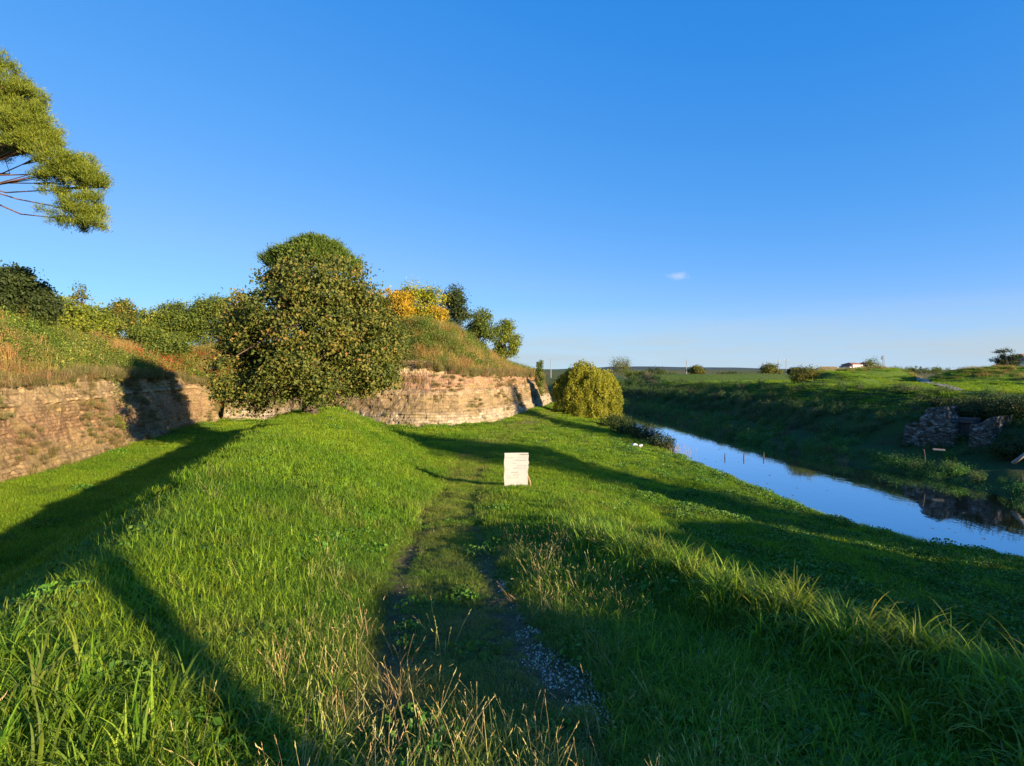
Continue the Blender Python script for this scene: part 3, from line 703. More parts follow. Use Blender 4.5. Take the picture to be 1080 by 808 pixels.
# rampart brush above the walls
n = 34000
x = rng.uniform(-48, 10, n); y = rng.uniform(10, 100, n)
inb, far, inr, dw, dr, df = region(x, y)
ok = inb & (dw > 1.3) & (dw < 15) & (np.abs(x) < 1.15*y*.9+3)
x, y, dw = x[ok], y[ok], dw[ok]
nn = fbm(x*.22, y*.22, seed=67)*.5+.5+rng.normal(0, .10, len(x))
isdry = (nn > .5)
base_h = place(x, y, -.08)
g1 = np.array([.065,.12,.018]); g2 = np.array([.15,.19,.024]); br = np.array([.32,.20,.075]); rd = np.array([.34,.085,.03]); ol = np.array([.22,.19,.04])
k = ~isdry
tt = rng.uniform(0, 1, (k.sum(), 1)); c = g1*(1-tt)+g2*tt
c = np.where((rng.uniform(0, 1, k.sum()) > .82)[:, None], ol, c)
redz = (x[k] < -19)&(y[k] > 40)&(y[k] < 56)&(dw[k] < 8)
c = np.where((redz & (rng.uniform(0, 1, k.sum()) > .72))[:, None], rd, c)
scatter('rampart_brush', 'green and reddish scrub covering the rampart slope above the walls', 'brush', base_h[k], rng.uniform(.6, 1.45, k.sum()), jit(c, k.sum(), .3), cat='scrub')
k = isdry
tt = rng.uniform(0, 1, (k.sum(), 1)); c = br*(1-tt)+ol*tt*1.1
scatter('withered_scrub', 'brown withered herbs covering the rampart slope above the walls', 'drybrush', base_h[k], rng.uniform(.7, 1.5, k.sum()), jit(c, k.sum(), .3), cat='scrub')
# growth hanging on the wall faces
PW = []; SW = []
for (Q, nrm, s, top), dens in ((wl, 60.), (wr, 48.)):
    n = int(s[-1]*dens); q = rng.integers(0, len(s), n)
    f = rng.uniform(0, 1, n)**.8
    ns = fbm(s[q]*.3, f*1.6, seed=88)
    okk = ((ns > .0)&(rng.uniform(0, 1, n) < .45))|(f > .88)|(f < .04)
    q, f = q[okk], f[okk]
    z = top[q]*f
    PW.append(np.stack([Q[q, 0]+nrm[q, 0]*(1.35*f-.0), Q[q, 1]+nrm[q, 1]*(1.35*f-.0), z], -1)); SW.append(np.where(f > .9, rng.uniform(.5, .9, len(q)), rng.uniform(.2, .5, len(q))))
PW = np.vstack(PW); SW = np.concatenate(SW)
tt = rng.uniform(0, 1, (len(PW), 1)); c = np.array([.26,.18,.08])*(1-tt)+np.array([.12,.13,.03])*tt
scatter('wall_creeper', 'dry creepers and tufts rooted in the rampart masonry', 'drybrush', PW, SW, jit(c, len(PW), .25), cat='creeper')

# ------------------------------------------------------------------ gravel
def stonep(i):
    r = np.random.default_rng(500+i)
    v = np.array([(1,0,0),(-1,0,0),(0,1,0),(0,-1,0),(0,0,1),(0,0,-1)], float)
    f = [(0,2,4),(2,1,4),(1,3,4),(3,0,4),(2,0,5),(1,2,5),(3,1,5),(0,3,5)]
    V = [tuple(p) for p in v]; F = []
    for a, b, c_ in f:
        ids = []
        for p, q in ((a, b), (b, c_), (c_, a)):
            mm = (v[p]+v[q])/2*1.3; V.append(tuple(mm)); ids.append(len(V)-1)
        F += [(a, ids[0], ids[2]), (b, ids[1], ids[0]), (c_, ids[2], ids[1]), tuple(ids)]
    V = np.array(V); key = np.round(V, 4)
    V = V*(1+.25*(vnoise(key[:, 0]*3+i*7, key[:, 1]*3, key[:, 2]*3, seed=i)-.5)[:, None]*2)*np.array([1,.75,.5])*.02
    return V, np.array(F), np.full(len(V), .5)
mg = mat_plain('stone_chips', (.34,.34,.35), (.62,.61,.60), 25, bump=.2)
m, t, out = nt('gravel_chips')
ic = N(t, 'ShaderNodeAttribute', attribute_name='icol', attribute_type='INSTANCER'); p = N(t, 'ShaderNodeBsdfPrincipled', i_Roughness=.9)
L(t, ic.outputs['Color'], p.inputs['Base Color']); L(t, p.outputs[0], out.inputs[0])
proto('chips', [stonep(i) for i in range(6)], m)
n = 42000
x = rng.uniform(-1.4, 1.8, n); y = rng.uniform(2.2, 9, n)
core = gravel_mask(x, y)
ok = (core & (rng.uniform(0, 1, n) < .25+.75*sstep(.3,.6,vnoise(x*6, y*6, seed=93))))|(rng.uniform(0, 1, n) < .10*np.exp(-((x-.45)/.45)**2)*(y < 5.6))|((rng.uniform(0, 1, n) < .04*rutness(x, y)*(y > 4)))
x, y = x[ok], y[ok]
scatter('gravel', 'pale gravel chips showing through the grass of the path', 'chips', place(x, y, .004), rng.uniform(.12, .75, len(x))**1.5+.08, jit(np.array([.47,.39,.28]), len(x), .5), rot=rng.uniform(0, 6.28, (len(x), 3)), cat='gravel')

# ------------------------------------------------------------------ trees
def tree(name, label, base, lobes, ncl, nper, lsize, stops, trunk_r, group=None, bark=None, cat='tree', sig=.32, flat=.1, asp=.55, trunk_top=None, shell=.5, seed=1, nlimb=22, lean=(0, 0), trans=.3, gap=.0):
    r = np.random.default_rng(seed)
    root = empty(name, base); tagp(root, label, cat, group)
    lobes = np.array(lobes, float)
    vol = lobes[:, 3]*lobes[:, 4]*lobes[:, 5]; pk = vol**.75/np.sum(vol**.75)
    li = r.choice(len(lobes), ncl, p=pk)
    d = r.normal(size=(ncl, 3)); d /= np.linalg.norm(d, axis=1)[:, None]
    rad = shell+(1-shell)*r.uniform(0, 1, ncl)**.6
    C = lobes[li, :3]+d*lobes[li, 3:6]*rad[:, None]
    C += r.normal(0, .08, C.shape)*lobes[li, 3:6]*.5
    if gap:
        kk = fbm(C[:, 0]*.8, C[:, 1]*.8, C[:, 2]*.8, seed=seed) > -.5+gap
        C = C[kk]; d = d[kk]; li = li[kk]
    n = len(C)*nper
    ci = np.repeat(np.arange(len(C)), nper)
    sg = sig*r.uniform(.6, 1.4, len(C))[ci]
    P = C[ci]+r.normal(size=(n, 3))*sg[:, None]*np.array([1,1,.75])
    V, F = leafquads(P, None, lsize, r, flat=flat, asp=asp, nrm=d[ci]*.8)
    ct = r.uniform(-.22, .22, len(C))[ci]
    tint = np.repeat(np.clip(r.normal(.45, .2, n)+ct, 0, 1), 4)
    mesh_np('crown', V, F, mat_leafy(name+'_leaves', stops, trans=trans), root, tint=tint)
    mb = MB()
    cen = lobes[:, :3].mean(0); tt = trunk_top if trunk_top is not None else cen[2]
    tp = [Vector((0, 0, -.4)), Vector((lean[0]*.3+r.normal(0, .05), lean[1]*.3, tt*.35)), Vector((lean[0]*.7+r.normal(0, .1), lean[1]*.7+r.normal(0, .1), tt*.7)), Vector((lean[0]+cen[0]*.5, lean[1]+cen[1]*.5, tt))]
    mb.tube(tp, [trunk_r*1.25, trunk_r*.85, trunk_r*.6, trunk_r*.3], 9)
    sel = r.choice(len(C), min(nlimb, len(C)), replace=False)
    for k_ in sel:
        f = r.uniform(.3, 1); i0 = min(int(f*3), 2); a = tp[i0].lerp(tp[i0+1], f*3-i0 if f < 1 else 1)
        e = Vector(C[k_]); mid = a.lerp(e, .5)+Vector((r.normal(0, .15), r.normal(0, .15), r.uniform(-.1, .3)))
        r0 = trunk_r*(.42-.2*f)
        mb.tube([a, mid, e], [r0, r0*.55, r0*.12], 6, cap=False)
        for q in range(3):
            e2 = Vector(C[r.integers(len(C))])
            if (e2-mid).length < (e-a).length*.9+.5:
                mb.tube([mid, mid.lerp(e2, .5)+Vector((0, 0, .08)), e2], [r0*.4, r0*.25, r0*.08], 5, cap=False)
    mb.build('trunk', bark or M_BARK, root, smooth=True)
    return root
def gz(x, y): return float(ground_h(np.array([float(x)]), np.array([float(y)]))[0])
def at(px, Y): return (px-540)/600*Y

OLIVE = [(0,(.03,.047,.010)),(.35,(.085,.115,.018)),(.6,(.16,.175,.028)),(.82,(.27,.215,.045)),(1,(.32,.17,.05))]
# big tree at the end of the mound
bx, by = -9.25, 26.0; bz = gz(bx, by)
tree('broadleaf_tree', 'large round leafy tree with browning leaves standing at the end of the mound', (bx, by, bz),
     [(-.1,0,3.9,3.0,3.2,2.5),(.5,.2,5.6,2.2,2.4,1.7),(-2.6,-.3,2.0,1.5,1.9,1.9),(-3.0,0,3.6,1.1,1.5,1.1),(-2.1,0,4.9,1.5,2.0,1.3),(-2.9,.2,1.2,1.0,1.2,1.3),(2.6,-.1,2.5,1.5,1.9,1.4),(3.5,0,3.3,.8,1.3,.9),(2.9,.1,4.7,.8,1.0,.7),(-2.9,.1,4.9,.7,1.0,.6),(2.3,.1,4.6,1.5,2.0,1.3),(.3,-1.4,1.9,2.4,1.6,1.5),(1.3,.1,6.3,1.1,1.4,.9),(-.8,0,6.2,1.2,1.3,.8),(3.0,-.2,1.7,1.0,1.2,.8)],
     1400, 88, .155, OLIVE, .32, sig=.26, shell=.4, seed=3, nlimb=40, trunk_top=5.5, gap=.38, asp=.6)
# umbrella pine behind it
PINE = [(0,(.045,.08,.010)),(.5,(.14,.18,.016)),(1,(.27,.28,.024))]
def pine(name, label, base, lobes, ncl, nper, trunk_pts, trunk_r, seed, stops=PINE, group=None, lsz=.22, limbs=30, nsig=.28, asp=.13, gap=-.6):
    r = np.random.default_rng(seed)
    root = empty(name, base); tagp(root, label, 'tree', group)
    lobes = np.array(lobes, float); vol = lobes[:, 3]*lobes[:, 4]*lobes[:, 5]; pk = vol**.7/np.sum(vol**.7)
    li = r.choice(len(lobes), ncl, p=pk)
    d = r.normal(size=(ncl, 3)); d /= np.linalg.norm(d, axis=1)[:, None]
    low = d[:, 2] < -.35; d[low, 2] *= -.4
    C = lobes[li, :3]+d*lobes[li, 3:6]*(.55+.55*r.uniform(0, 1, ncl)**.8)[:, None]
    kk = fbm(C[:, 0]*.9, C[:, 1]*.9, C[:, 2]*1.3, seed=seed, o=3) > gap
    C = C[kk]; d = d[kk]; ncl = len(C)
    n = ncl*nper; ci = np.repeat(np.arange(ncl), nper)
    P = C[ci]+r.normal(size=(n, 3))*nsig*np.array([1,1,.7])
    D = d[ci]*.6+np.array([0, 0, .5])
    V, F = leafquads(P, D*1.5, lsz, r, asp=asp)
    tint = np.repeat(np.clip(r.normal(.5, .2, n)+r.uniform(-.2, .2, ncl)[ci], 0, 1), 4)
    mesh_np('crown', V, F, mat_leafy(name+'_needles', stops, trans=.15, rough=.6), root, tint=tint)
    mb = MB(); tp = [Vector(p) for p in trunk_pts]
    mb.tube(tp, list(np.linspace(trunk_r, trunk_r*.5, len(tp))), 9)
    for k_ in r.choice(ncl, limbs, replace=False):
        a = tp[-2].lerp(tp[-1], r.uniform(0, 1)); e = Vector(C[k_])
        mid = a.lerp(e, .5)+Vector((r.normal(0, .7), r.normal(0, .7), -.5+r.normal(0, .55)))
        mb.tube([a, a.lerp(mid, .5)+Vector((0, 0, .1)), mid, mid.lerp(e, .6), e], [trunk_r*.15, trunk_r*.11, trunk_r*.08, trunk_r*.05, .01], 6, cap=False)
        near = np.argsort(((C-np.array(e))**2).sum(1))[1:7]
        for q in near:
            mb.tube([mid.lerp(e, .5), Vector(C[q]).lerp(e, .3)-Vector((0, 0, .1)), Vector(C[q])], [trunk_r*.07, trunk_r*.04, .008], 4, cap=False)
    mb.build('trunk', M_PINEBARK, root, smooth=True)
    return root
px_, py_ = at(328, 58), 58; pz = gz(px_, py_)
pine('umbrella_pine', 'umbrella pine whose dome rises just behind the big leafy tree', (px_, py_, pz),
     [(.6,0,9.5,3.2,3.6,1.8),(-2.9,0,9.2,1.7,2.2,1.0),(2.9,0,8.8,2.0,2.6,1.3),(.9,-1,10.3,1.9,2.0,1.0),(-1.2,-1,9.9,1.4,1.6,.9)], 520, 90, [(0,0,-.5),(.2,0,3),(0,0,7),(0,0,9.2)], .45, 5, stops=[(0,(.03,.06,.010)),(.5,(.085,.14,.016)),(1,(.16,.21,.022))], limbs=20, lsz=.34, nsig=.30, asp=.24)
# overhanging pine, upper left; trunk outside the frame
ax, ay = -31.5, 29.5; az = gz(ax, ay)
Z0 = CAMZ-az
def PL(px, py, Y, rx, ry, rz): return (at(px, Y)-ax, Y-ay, CAMZ+(390-py)*Y/600-az, rx, ry, rz)
pine('leaning_pine', 'tall pine reaching into the sky from the left edge above the rampart', (ax, ay, az),
     [PL(-10,105,28,1.6,1.6,2.1),PL(25,103,27.5,1.0,1.4,1.0),PL(44,124,27.2,.7,.8,.6),PL(52,160,27.2,.6,.6,.5),PL(5,75,27.5,.7,.8,.7),PL(48,152,27.,.75,1.0,.8),PL(28,140,27.2,1.2,1.2,.9),PL(70,190,26.7,1.2,1.2,.6),PL(98,186,26.5,.6,.8,.55),PL(100,238,26.5,.5,.8,.45),(PL(15,125,27.5,1.35,1.5,1.2)),PL(38,138,27,1.1,1.2,1.0),PL(-10,160,28,1.6,1.6,1.1),PL(10,88,27.5,1.0,1.2,.9),PL(78,182,26.5,1.15,1.2,.9),PL(58,172,26.5,1.0,1.1,.75),PL(97,194,26.5,.7,.9,.8),PL(88,226,26.5,1.0,1.1,.75),PL(62,205,26.5,.5,.6,.4),PL(45,190,26.5,.35,.5,.3),PL(52,222,26.4,.3,.4,.2),PL(30,180,26.6,.3,.4,.25),PL(70,214,26.3,.4,.5,.35),PL(98,212,26.5,.6,.6,.5),PL(-60,120,29,2.6,2.6,2.0),PL(-120,130,30,3,3,2.2),PL(75,238,26.5,.7,.8,.4),PL(40,158,27,1.0,1.2,.6)],
     2900, 85, [(0,0,-.5),(.2,-.2,3),(.6,-.6,6.5),PL(-70,190,29,0,0,0)[:3]], .42, 7, limbs=80, lsz=.19, nsig=.14, gap=-.16, asp=.12)

# trees on the right bastion
def small_tree(px, Y, ytop, wpx, label, stops, seed, name='rampart_tree', zb=None, group='trees along the rampart top', ls=.2, ncl=130, nper=60, rz=None, tr=.14, gap=.15):
    X = at(px, Y); b = gz(X, Y) if zb is None else zb
    top = CAMZ+(390-ytop)*Y/600; H = max(top-b, 1.2); w = wpx*Y/1200
    r = np.random.default_rng(seed)
    lob = [(0,0,H*.45,w*.66,w*.66,H*.38)]
    for k_ in range(9):
        a = r.uniform(0, 6.28); q = w*r.uniform(.3,.75); zz = r.uniform(.22,.86); q *= (1.15-.75*max(zz-.4,0))
        lob.append((q*math.cos(a), q*math.sin(a), H*zz, w*r.uniform(.25,.45), w*r.uniform(.25,.45), H*r.uniform(.10,.18)))
    return tree(name, label, (X, Y, b), lob, int(ncl*1.3), nper, ls, stops, tr, group, sig=.09*w+.08, seed=seed, nlimb=12, trunk_top=H*.75, gap=gap)
YEL = [(0,(.16,.11,.012)),(.4,(.42,.28,.02)),(.8,(.60,.42,.03)),(1,(.50,.20,.03))]
YGR = [(0,(.07,.10,.012)),(.45,(.22,.27,.02)),(.8,(.44,.40,.03)),(1,(.46,.30,.03))]
DGR = [(0,(.018,.030,.010)),(.5,(.045,.070,.018)),(1,(.095,.115,.028))]
MGR = [(0,(.04,.065,.012)),(.5,(.11,.155,.022)),(1,(.22,.24,.035))]
LGR = [(0,(.055,.08,.012)),(.5,(.17,.215,.022)),(1,(.32,.31,.035))]
small_tree(419,56,298,44,'golden yellow tree immediately right of the big leafy tree', YEL, 21)
small_tree(444,58,295,57,'yellow green tree with orange leaves low down, on the rampart top', YGR, 22, ncl=170)
small_tree(474,61,298,44,'dark grey green tree on the rampart beside the yellow ones', DGR, 23, ncl=170, gap=.05)
small_tree(455,57,323,34,'low orange brown bush under the yellow rampart trees', YEL, 24, name='rampart_bush', tr=.06)
small_tree(505,64,315,42,'loose green tree, second from the end of the rampart top', MGR, 25)
small_tree(533,67,326,32,'small round green tree, last one at the end of the rampart top', LGR, 26)
small_tree(461,60,331,26,'small green bush between the yellow tree and the dark tree', MGR, 27, name='rampart_bush', tr=.05)
small_tree(567,76,381,12,'low shrub on the very tip of the bastion', MGR, 28, name='rampart_bush', tr=.04, ncl=60)
# trees along the left rampart skyline
small_tree(4,31,284,54,'dark green bushy tree at the left edge of the rampart top', DGR, 31, ncl=200, gap=0)
small_tree(38,33,297,44,'dark green bush sloping down beside the leftmost rampart tree', DGR, 32, ncl=160, name='rampart_bush', gap=0)
small_tree(66,38,309,52,'bright yellow green shrub right of the dark bushes on the left rampart', LGR, 33, name='rampart_bush', ncl=150)
small_tree(88,50,296,34,'thin airy brownish tree poking over the left rampart', OLIVE, 34, ncl=80, gap=.3, nper=35)
small_tree(95,44,325,60,'low green thicket bush on the left rampart slope', LGR, 35, name='rampart_bush', ncl=150)
small_tree(124,50,314,44,'rounded olive green tree left of the middle of the rampart row', OLIVE, 36)
small_tree(155,52,317,44,'light green shrub tree in the middle of the rampart row', LGR, 37)
small_tree(190,54,309,57,'broad mid green tree in the rampart row left of the big tree', MGR, 38, ncl=200, gap=.05)
small_tree(222,55,310,60,'broad mid green tree touching the left side of the big tree', MGR, 39, ncl=200, gap=.05)
small_tree(168,49,347,78,'low dark hedge bush under the middle rampart trees', MGR, 40, name='rampart_bush', ncl=160, gap=0)
small_tree(395,57,313,52,'green tree half hidden behind the right side of the big tree', MGR, 41)
small_tree(10,23,455,29,'yellow green shrub rooted at the foot of the left wall', LGR, 42, name='wall_shrub', zb=.1, group='shrubs on the left wall', ncl=60, ls=.12, tr=.03)
small_tree(122,31.5,437,18,'small green shrub growing out of the left wall', LGR, 43, name='wall_shrub', zb=.8, group='shrubs on the left wall', ncl=40, ls=.10, tr=.02)

# willow by the river
def willow(base, rx, ry, H, seed, label):
    r = np.random.default_rng(seed)
    root = empty('willow_tree', base); tagp(root, label, 'tree')
    lob = np.array([(0,0,2.7,6.0),(-1.9,.2,1.9,4.9),(1.9,0,2.1,5.3),(.6,-1.3,2.0,5.2),(-1.1,-1.5,1.7,4.0),(2.9,-.3,1.5,4.0),(-2.9,.1,1.3,3.6),(1.8,-1.7,1.5,3.4),(3.4,-.6,1.1,2.6),(.2,1.4,2.0,5.2),(-2.6,-.6,1.3,2.4),(0,-2.2,1.7,2.6),(1.6,-2.3,1.3,2.0),(-1.4,-2.0,1.2,2.2),(3.7,-.9,.9,1.7),(-.6,-.6,1.0,6.3)])*np.array([rx/3.9, ry/3.3, 1, H/6.0])
    ns = 3600; li = r.choice(len(lob), ns, p=lob[:, 2]**2/np.sum(lob[:, 2]**2)); a = r.uniform(0, 6.283, ns); q = np.sqrt(r.uniform(0, 1, ns))
    X0 = lob[li, 0]+lob[li, 2]*q*np.cos(a); Y0 = lob[li, 1]+lob[li, 2]*q*np.sin(a)
    Zt = lob[li, 3]-lob[li, 2]*(1-np.sqrt(np.maximum(1-q**2*.93, 0)))+r.normal(0, .2, ns)
    kp = (fbm(X0*.9, Y0*.9, Zt*.7, seed=14, o=3) > -.14)
    X0, Y0, Zt, a, q = X0[kp], Y0[kp], Zt[kp], a[kp], q[kp]; ns = len(X0)
    ln = np.minimum(np.maximum(Zt+.1, .2), r.uniform(.3, 1.7, ns)*(1+1.0*(Zt < 2.8)))
    per = 24; ci = np.repeat(np.arange(ns), per); f = r.uniform(0, 1, ns*per)
    sw = .30*np.sqrt(f)
    P = np.stack([X0[ci]+np.cos(a[ci])*sw*q[ci]+r.normal(0, .10, ns*per), Y0[ci]+np.sin(a[ci])*sw*q[ci]+r.normal(0, .10, ns*per), Zt[ci]-ln[ci]*f+r.normal(0, .06, ns*per)], -1)
    D = np.tile([0, 0, -1.], (len(P), 1))
    V, F = leafquads(P, D*.75, .22, r, asp=.32)
    st = [(0,(.07,.09,.012)),(.4,(.22,.24,.018)),(.75,(.40,.37,.028)),(1,(.50,.44,.05))]
    mesh_np('crown', V, F, mat_leafy('willow_leaves', st, trans=.3), root, tint=np.repeat(np.clip(r.normal(.5, .18, len(P))+r.uniform(-.25, .25, ns)[ci], 0, 1), 4))
    mb = MB()
    mb.tube([(0,0,-.5),(.1,0,H*.3),(.2,0,H*.55)], [.4,.3,.2], 9)
    for k_ in range(16):
        j = r.integers(ns); e = Vector((X0[j]*.8, Y0[j]*.8, Zt[j]*.9))
        mb.tube([(.15,0,H*.4), Vector((.2,0,H*.5)).lerp(e, .5)+Vector((0,0,.6)), e], [.14,.09,.03], 6, cap=False)
    mb.build('trunk', M_BARK, root, smooth=True)
wx0, wy0 = at(617, 66), 66
willow((wx0, wy0, gz(wx0, wy0)), 3.4, 3.1, 5.9, 51, 'bushy yellow green willow beside the river beyond the bastion wall')
# dark shrubs on the near river edge
def shrub(px, Y, w, h, label, st, seed, group=None, zb=None, name='shrub', ncl=70, ls=.12, cat='shrub'):
    X = at(px, Y); b = gz(X, Y) if zb is None else zb
    return tree(name, label, (X, Y, b-.05), [(0,0,h*.5,w*.5,w*.45,h*.5),(w*.25,0,h*.35,w*.3,w*.3,h*.35),(-w*.25,.1,h*.4,w*.3,w*.3,h*.38)], ncl, 50, ls, st, .04, group, cat=cat, sig=.12*h+.05, seed=seed, nlimb=10, trunk_top=h*.7, shell=.3)
shrub(664,50,3.2,1.3,'dark low shrub on the near bank, left of the leaning one', DGR, 61, 'shrubs on the near river edge')
shrub(682,46,2.2,1.35,'dark shrub in the middle of the clump on the near bank', DGR, 62, 'shrubs on the near river edge')
shrub(699,42.5,1.7,1.3,'dark pointed shrub at the water edge, nearest of the bank clump', DGR, 63, 'shrubs on the near river edge')
shrub(650,56,3.0,1.4,'dark shrub beside the willow foot on the river bank', DGR, 64, 'shrubs on the near river edge')
# far plateau shrubs and trees
shrub(850,64,3.4,1.6,'bushy olive shrub at the edge of the far bank', OLIVE, 65, 'shrubs on the far plateau', ncl=110, ls=.16)
shrub(866,66,3.0,1.5,'pale olive shrub beside the bank edge bush on the far plateau', LGR, 66, 'shrubs on the far plateau', ls=.16)
for i, (px, Y, w, h, lb) in enumerate([(688,120,5,2.6,'dark shrub on the distant bank above the river bend'),(702,125,6,2.0,'broad low shrub right of the dark one above the river bend'),(735,110,3,1.6,'small shrub on the distant bank in front of the tall pole'),(770,140,7,1.8,'long low bush far across the river'),(672,150,8,2.5,'far hedge bush right behind the willow'),(812,170,5,4.2,'round green tree far off beside the twin poles'),(840,200,6,3.2,'low distant tree behind the shrub mound'),(920,230,7,6.5,'dark round tree far off beside the mast'),(655,260,10,8,'dark distant tree just right of the willow top'),(945,210,14,3.2,'long dark hedge on the horizon right of the mast'),(975,260,22,3.4,'low distant hedge left of the brown bank')]):
    shrub(px, Y, w, h, lb, (DGR, MGR, OLIVE)[i % 3], 70+i, 'distant trees and bushes', ncl=80, ls=.4 if Y > 150 else .25, name='distant_tree' if h > 4 else 'distant_shrub', cat='tree' if h > 4 else 'shrub')
# dark overhanging bushes above the ruin
for i, (px, Y, w, h, lb) in enumerate([(1026,36.5,3.6,1.4,'dark bramble bush right above the ruined brick sluice'),(1052,35.5,3.8,1.5,'dark bramble bush at the right edge above the ruin'),(1004,39.5,2.6,.7,'dark low bramble left of the path end above the ruin'),(1083,35,4.2,1.5,'dark bramble bush cut by the right edge of the view'),(1072,31.5,2.2,.9,'dark bush on the slope right of the ruined opening')]):
    shrub(px, Y, w, h, lb, DGR, 90+i, 'brambles around the ruin', ncl=120, ls=.11, name='bramble_bush')
# cedar-like tree at the right edge
X = at(1060, 95); b = gz(X, 95)
tree('cedar_tree', 'dark spreading tree with layered branches beside the white house at right', (X, 95, b),
     [(0,0,1.2,3.0,2.6,1.2),(.2,0,2.5,1.7,1.6,.5),(-.7,0,3.4,1.6,1.4,.34),(.7,0,4.0,1.7,1.5,.34),(-.1,0,4.8,1.4,1.2,.32),(1.0,0,3.0,1.4,1.2,.42)], 240, 50, .2, DGR, .25, sig=.2, seed=99, nlimb=20, trunk_top=3.9)

# trees beyond the right edge whose evening shadows cross the flat
small = [(31.5,2.3,12.5,3.3),(44.5,18.3,14.5,3.8)]
for i, (X, Y, H, w) in enumerate(small):
    b = gz(X, Y)
    tree('poplar_tree', ('tall poplar out of view to the right on the near bank','tall poplar out of view to the right on the far bank','broad poplar out of view beyond the ruin')[i], (X, Y, b),
         [(0,0,H*.35,w*.7,w*.7,H*.28),(0,0,H*.62,w*.75,w*.75,H*.3),(.3,0,H*.85,w*.5,w*.5,H*.15)], 260, 60, .3, MGR, .35, 'poplars right of the view', sig=.5, seed=110+i, nlimb=14)
b = gz(7.6, -6.6)
tree('poplar_tree', 'slim bare-stemmed poplar behind the viewer casting the narrow shadow', (10.9, -7.4, gz(10.9,-7.4)), [(0,0,9.0,1.2,1.2,1.4)], 60, 40, .16, MGR, .19, 'poplars right of the view', seed=120, trunk_top=9, nlimb=6)

# ------------------------------------------------------------------ notice board
def board():
    by = 21.4
    for _ in range(6): by = 600*(CAMZ-gz(at(545, by), by))/(515.5-390)
    bx = at(545, by); bz = gz(bx, by)
    root = empty('notice_board', (bx, by, bz)); root.rotation_euler = (0, 0, R(4))
    tagp(root, 'white notice board with faded writing standing on the grass path', 'sign')
    mw = mat_plain('weathered_white_panel', (.37,.36,.335), (.43,.42,.395), 3, rough=.6, bump=.05)
    wood = mat_plain('weathered_wood', (.20,.12,.07), (.42,.28,.17), 14, bump=.5)
    W, H = .86, 1.20
    p = MB()
    # slightly warped sheet with chipped right edge
    nxp, nzp = 8, 14; vv = []
    for side in (-.012, .012):
        for j in range(nzp+1):
            for i in range(nxp+1):
                u = i/nxp; v = j/nzp
                x = -W/2+W*u; z = .03+H*v
                if i == nxp: x -= .03*abs(math.sin(j*1.9))+(.03 if j < 8 else 0)
                if i == 0: x += .012*math.sin(j*1.1)-.01*(1-v)
                yv = side+.012*math.sin(u*3.1)
                vv.append((x, yv, z+(.012*math.sin(i*2.2) if j == 0 else 0)))
    k = (nxp+1)*(nzp+1); ff = []
    for j in range(nzp):
        for i in range(nxp):
            a = j*(nxp+1)+i; ff.append((a, a+1, a+nxp+2, a+nxp+1)); ff.append((k+a, k+a+nxp+1, k+a+nxp+2, k+a+1))
    for i in range(nxp):
        ff.append((i, k+i, k+i+1, i+1)); a = nzp*(nxp+1)+i; ff.append((a, a+1, k+a+1, k+a))
    for j in range(nzp):
        a = j*(nxp+1); ff.append((a, a+nxp+1, k+a+nxp+1, k+a)); a += nxp; ff.append((a, k+a, k+a+nxp+1, a+nxp+1))
    p.add(vv, ff); pan = p.build('panel', mw, root)
    ink = mat_plain('faded_ink', (.14,.13,.11), (.27,.25,.22), 30, bump=0)
    green = mat_plain('green_ink', (.06,.10,.04), (.16,.19,.11), 30, bump=0)
    def words(mb, x0, x1, z, h, seed):
        r = np.random.default_rng(seed); x = x0
        while x < x1:
            w = r.uniform(.015, .05)
            mb.box((x+w/2, -.020+.012*math.sin(((x+W/2)/W)*3.1), z+r.uniform(-.002, .002)), (w, .003, h*r.uniform(.6, 1))); x += w+r.uniform(.006, .02)
    a = MB(); words(a, .10, .38, 1.17, .030, 1); a.build('heading', green, pan)
    for i, (x0, x1, z, h) in enumerate([(-.38,-.10,1.06,.014),(.05,.35,1.08,.012),(-.05,.32,.97,.020),(-.12,-.04,.86,.016),(0,.36,.78,.014),(-.10,.32,.70,.020),(-.36,-.28,.66,.012),(-.20,.0,.555,.022),(-.12,.08,.46,.016),(-.36,-.24,.43,.014),(-.34,.05,.36,.014),(.06,.10,.26,.012),(0,.12,.2,.012)]):
        b_ = MB(); words(b_, x0, x1, z, h, 5+i); b_.build('text_line', ink, pan)
    for sx in (-.3, .36):
        q = MB(); q.box((sx, .05, .5), (.07, .05, 1.25)); q.build('post', wood, root, bevel=.006)
    q = MB(); q.tube([(.36,.08,.5),(.47,.0,.2),(.50,-.05,-.1)], [.025,.028,.03], 6); q.build('prop', wood, root)
board()

# ------------------------------------------------------------------ small items by the river
M_PALE = mat_plain('pale_limestone', (.5,.48,.44), (.78,.76,.72), 8, bump=.5)
def boulder(px, py, r_, label, group, zoff=0., seed=0, Y=None, mat=M_PALE):
    if Y is None: Y = 600*(CAMZ+.6)/(py-390)
    X = at(px, Y); V, F, _ = stonep(seed); V = V/.02*r_
    o = mesh_np('boulder', V, F, mat, smooth=False); o.location = (X, Y, gz(X, Y)+r_*.25+zoff); o.rotation_euler = (0, 0, seed*1.3)
    s = o.modifiers.new('sub', 'SUBSURF'); s.levels = 1; s.render_levels = 2
    tagp(o, label, 'stone', group)
boulder(669,463,.30,'white stone on the near bank, left one of the pair',None,.2,1)
boulder(676,464,.24,'white stone on the near bank, right one of the pair',None,.2,3)
M_POST = mat_plain('wet_timber', (.05,.04,.03), (.12,.10,.07), 10, bump=.4)
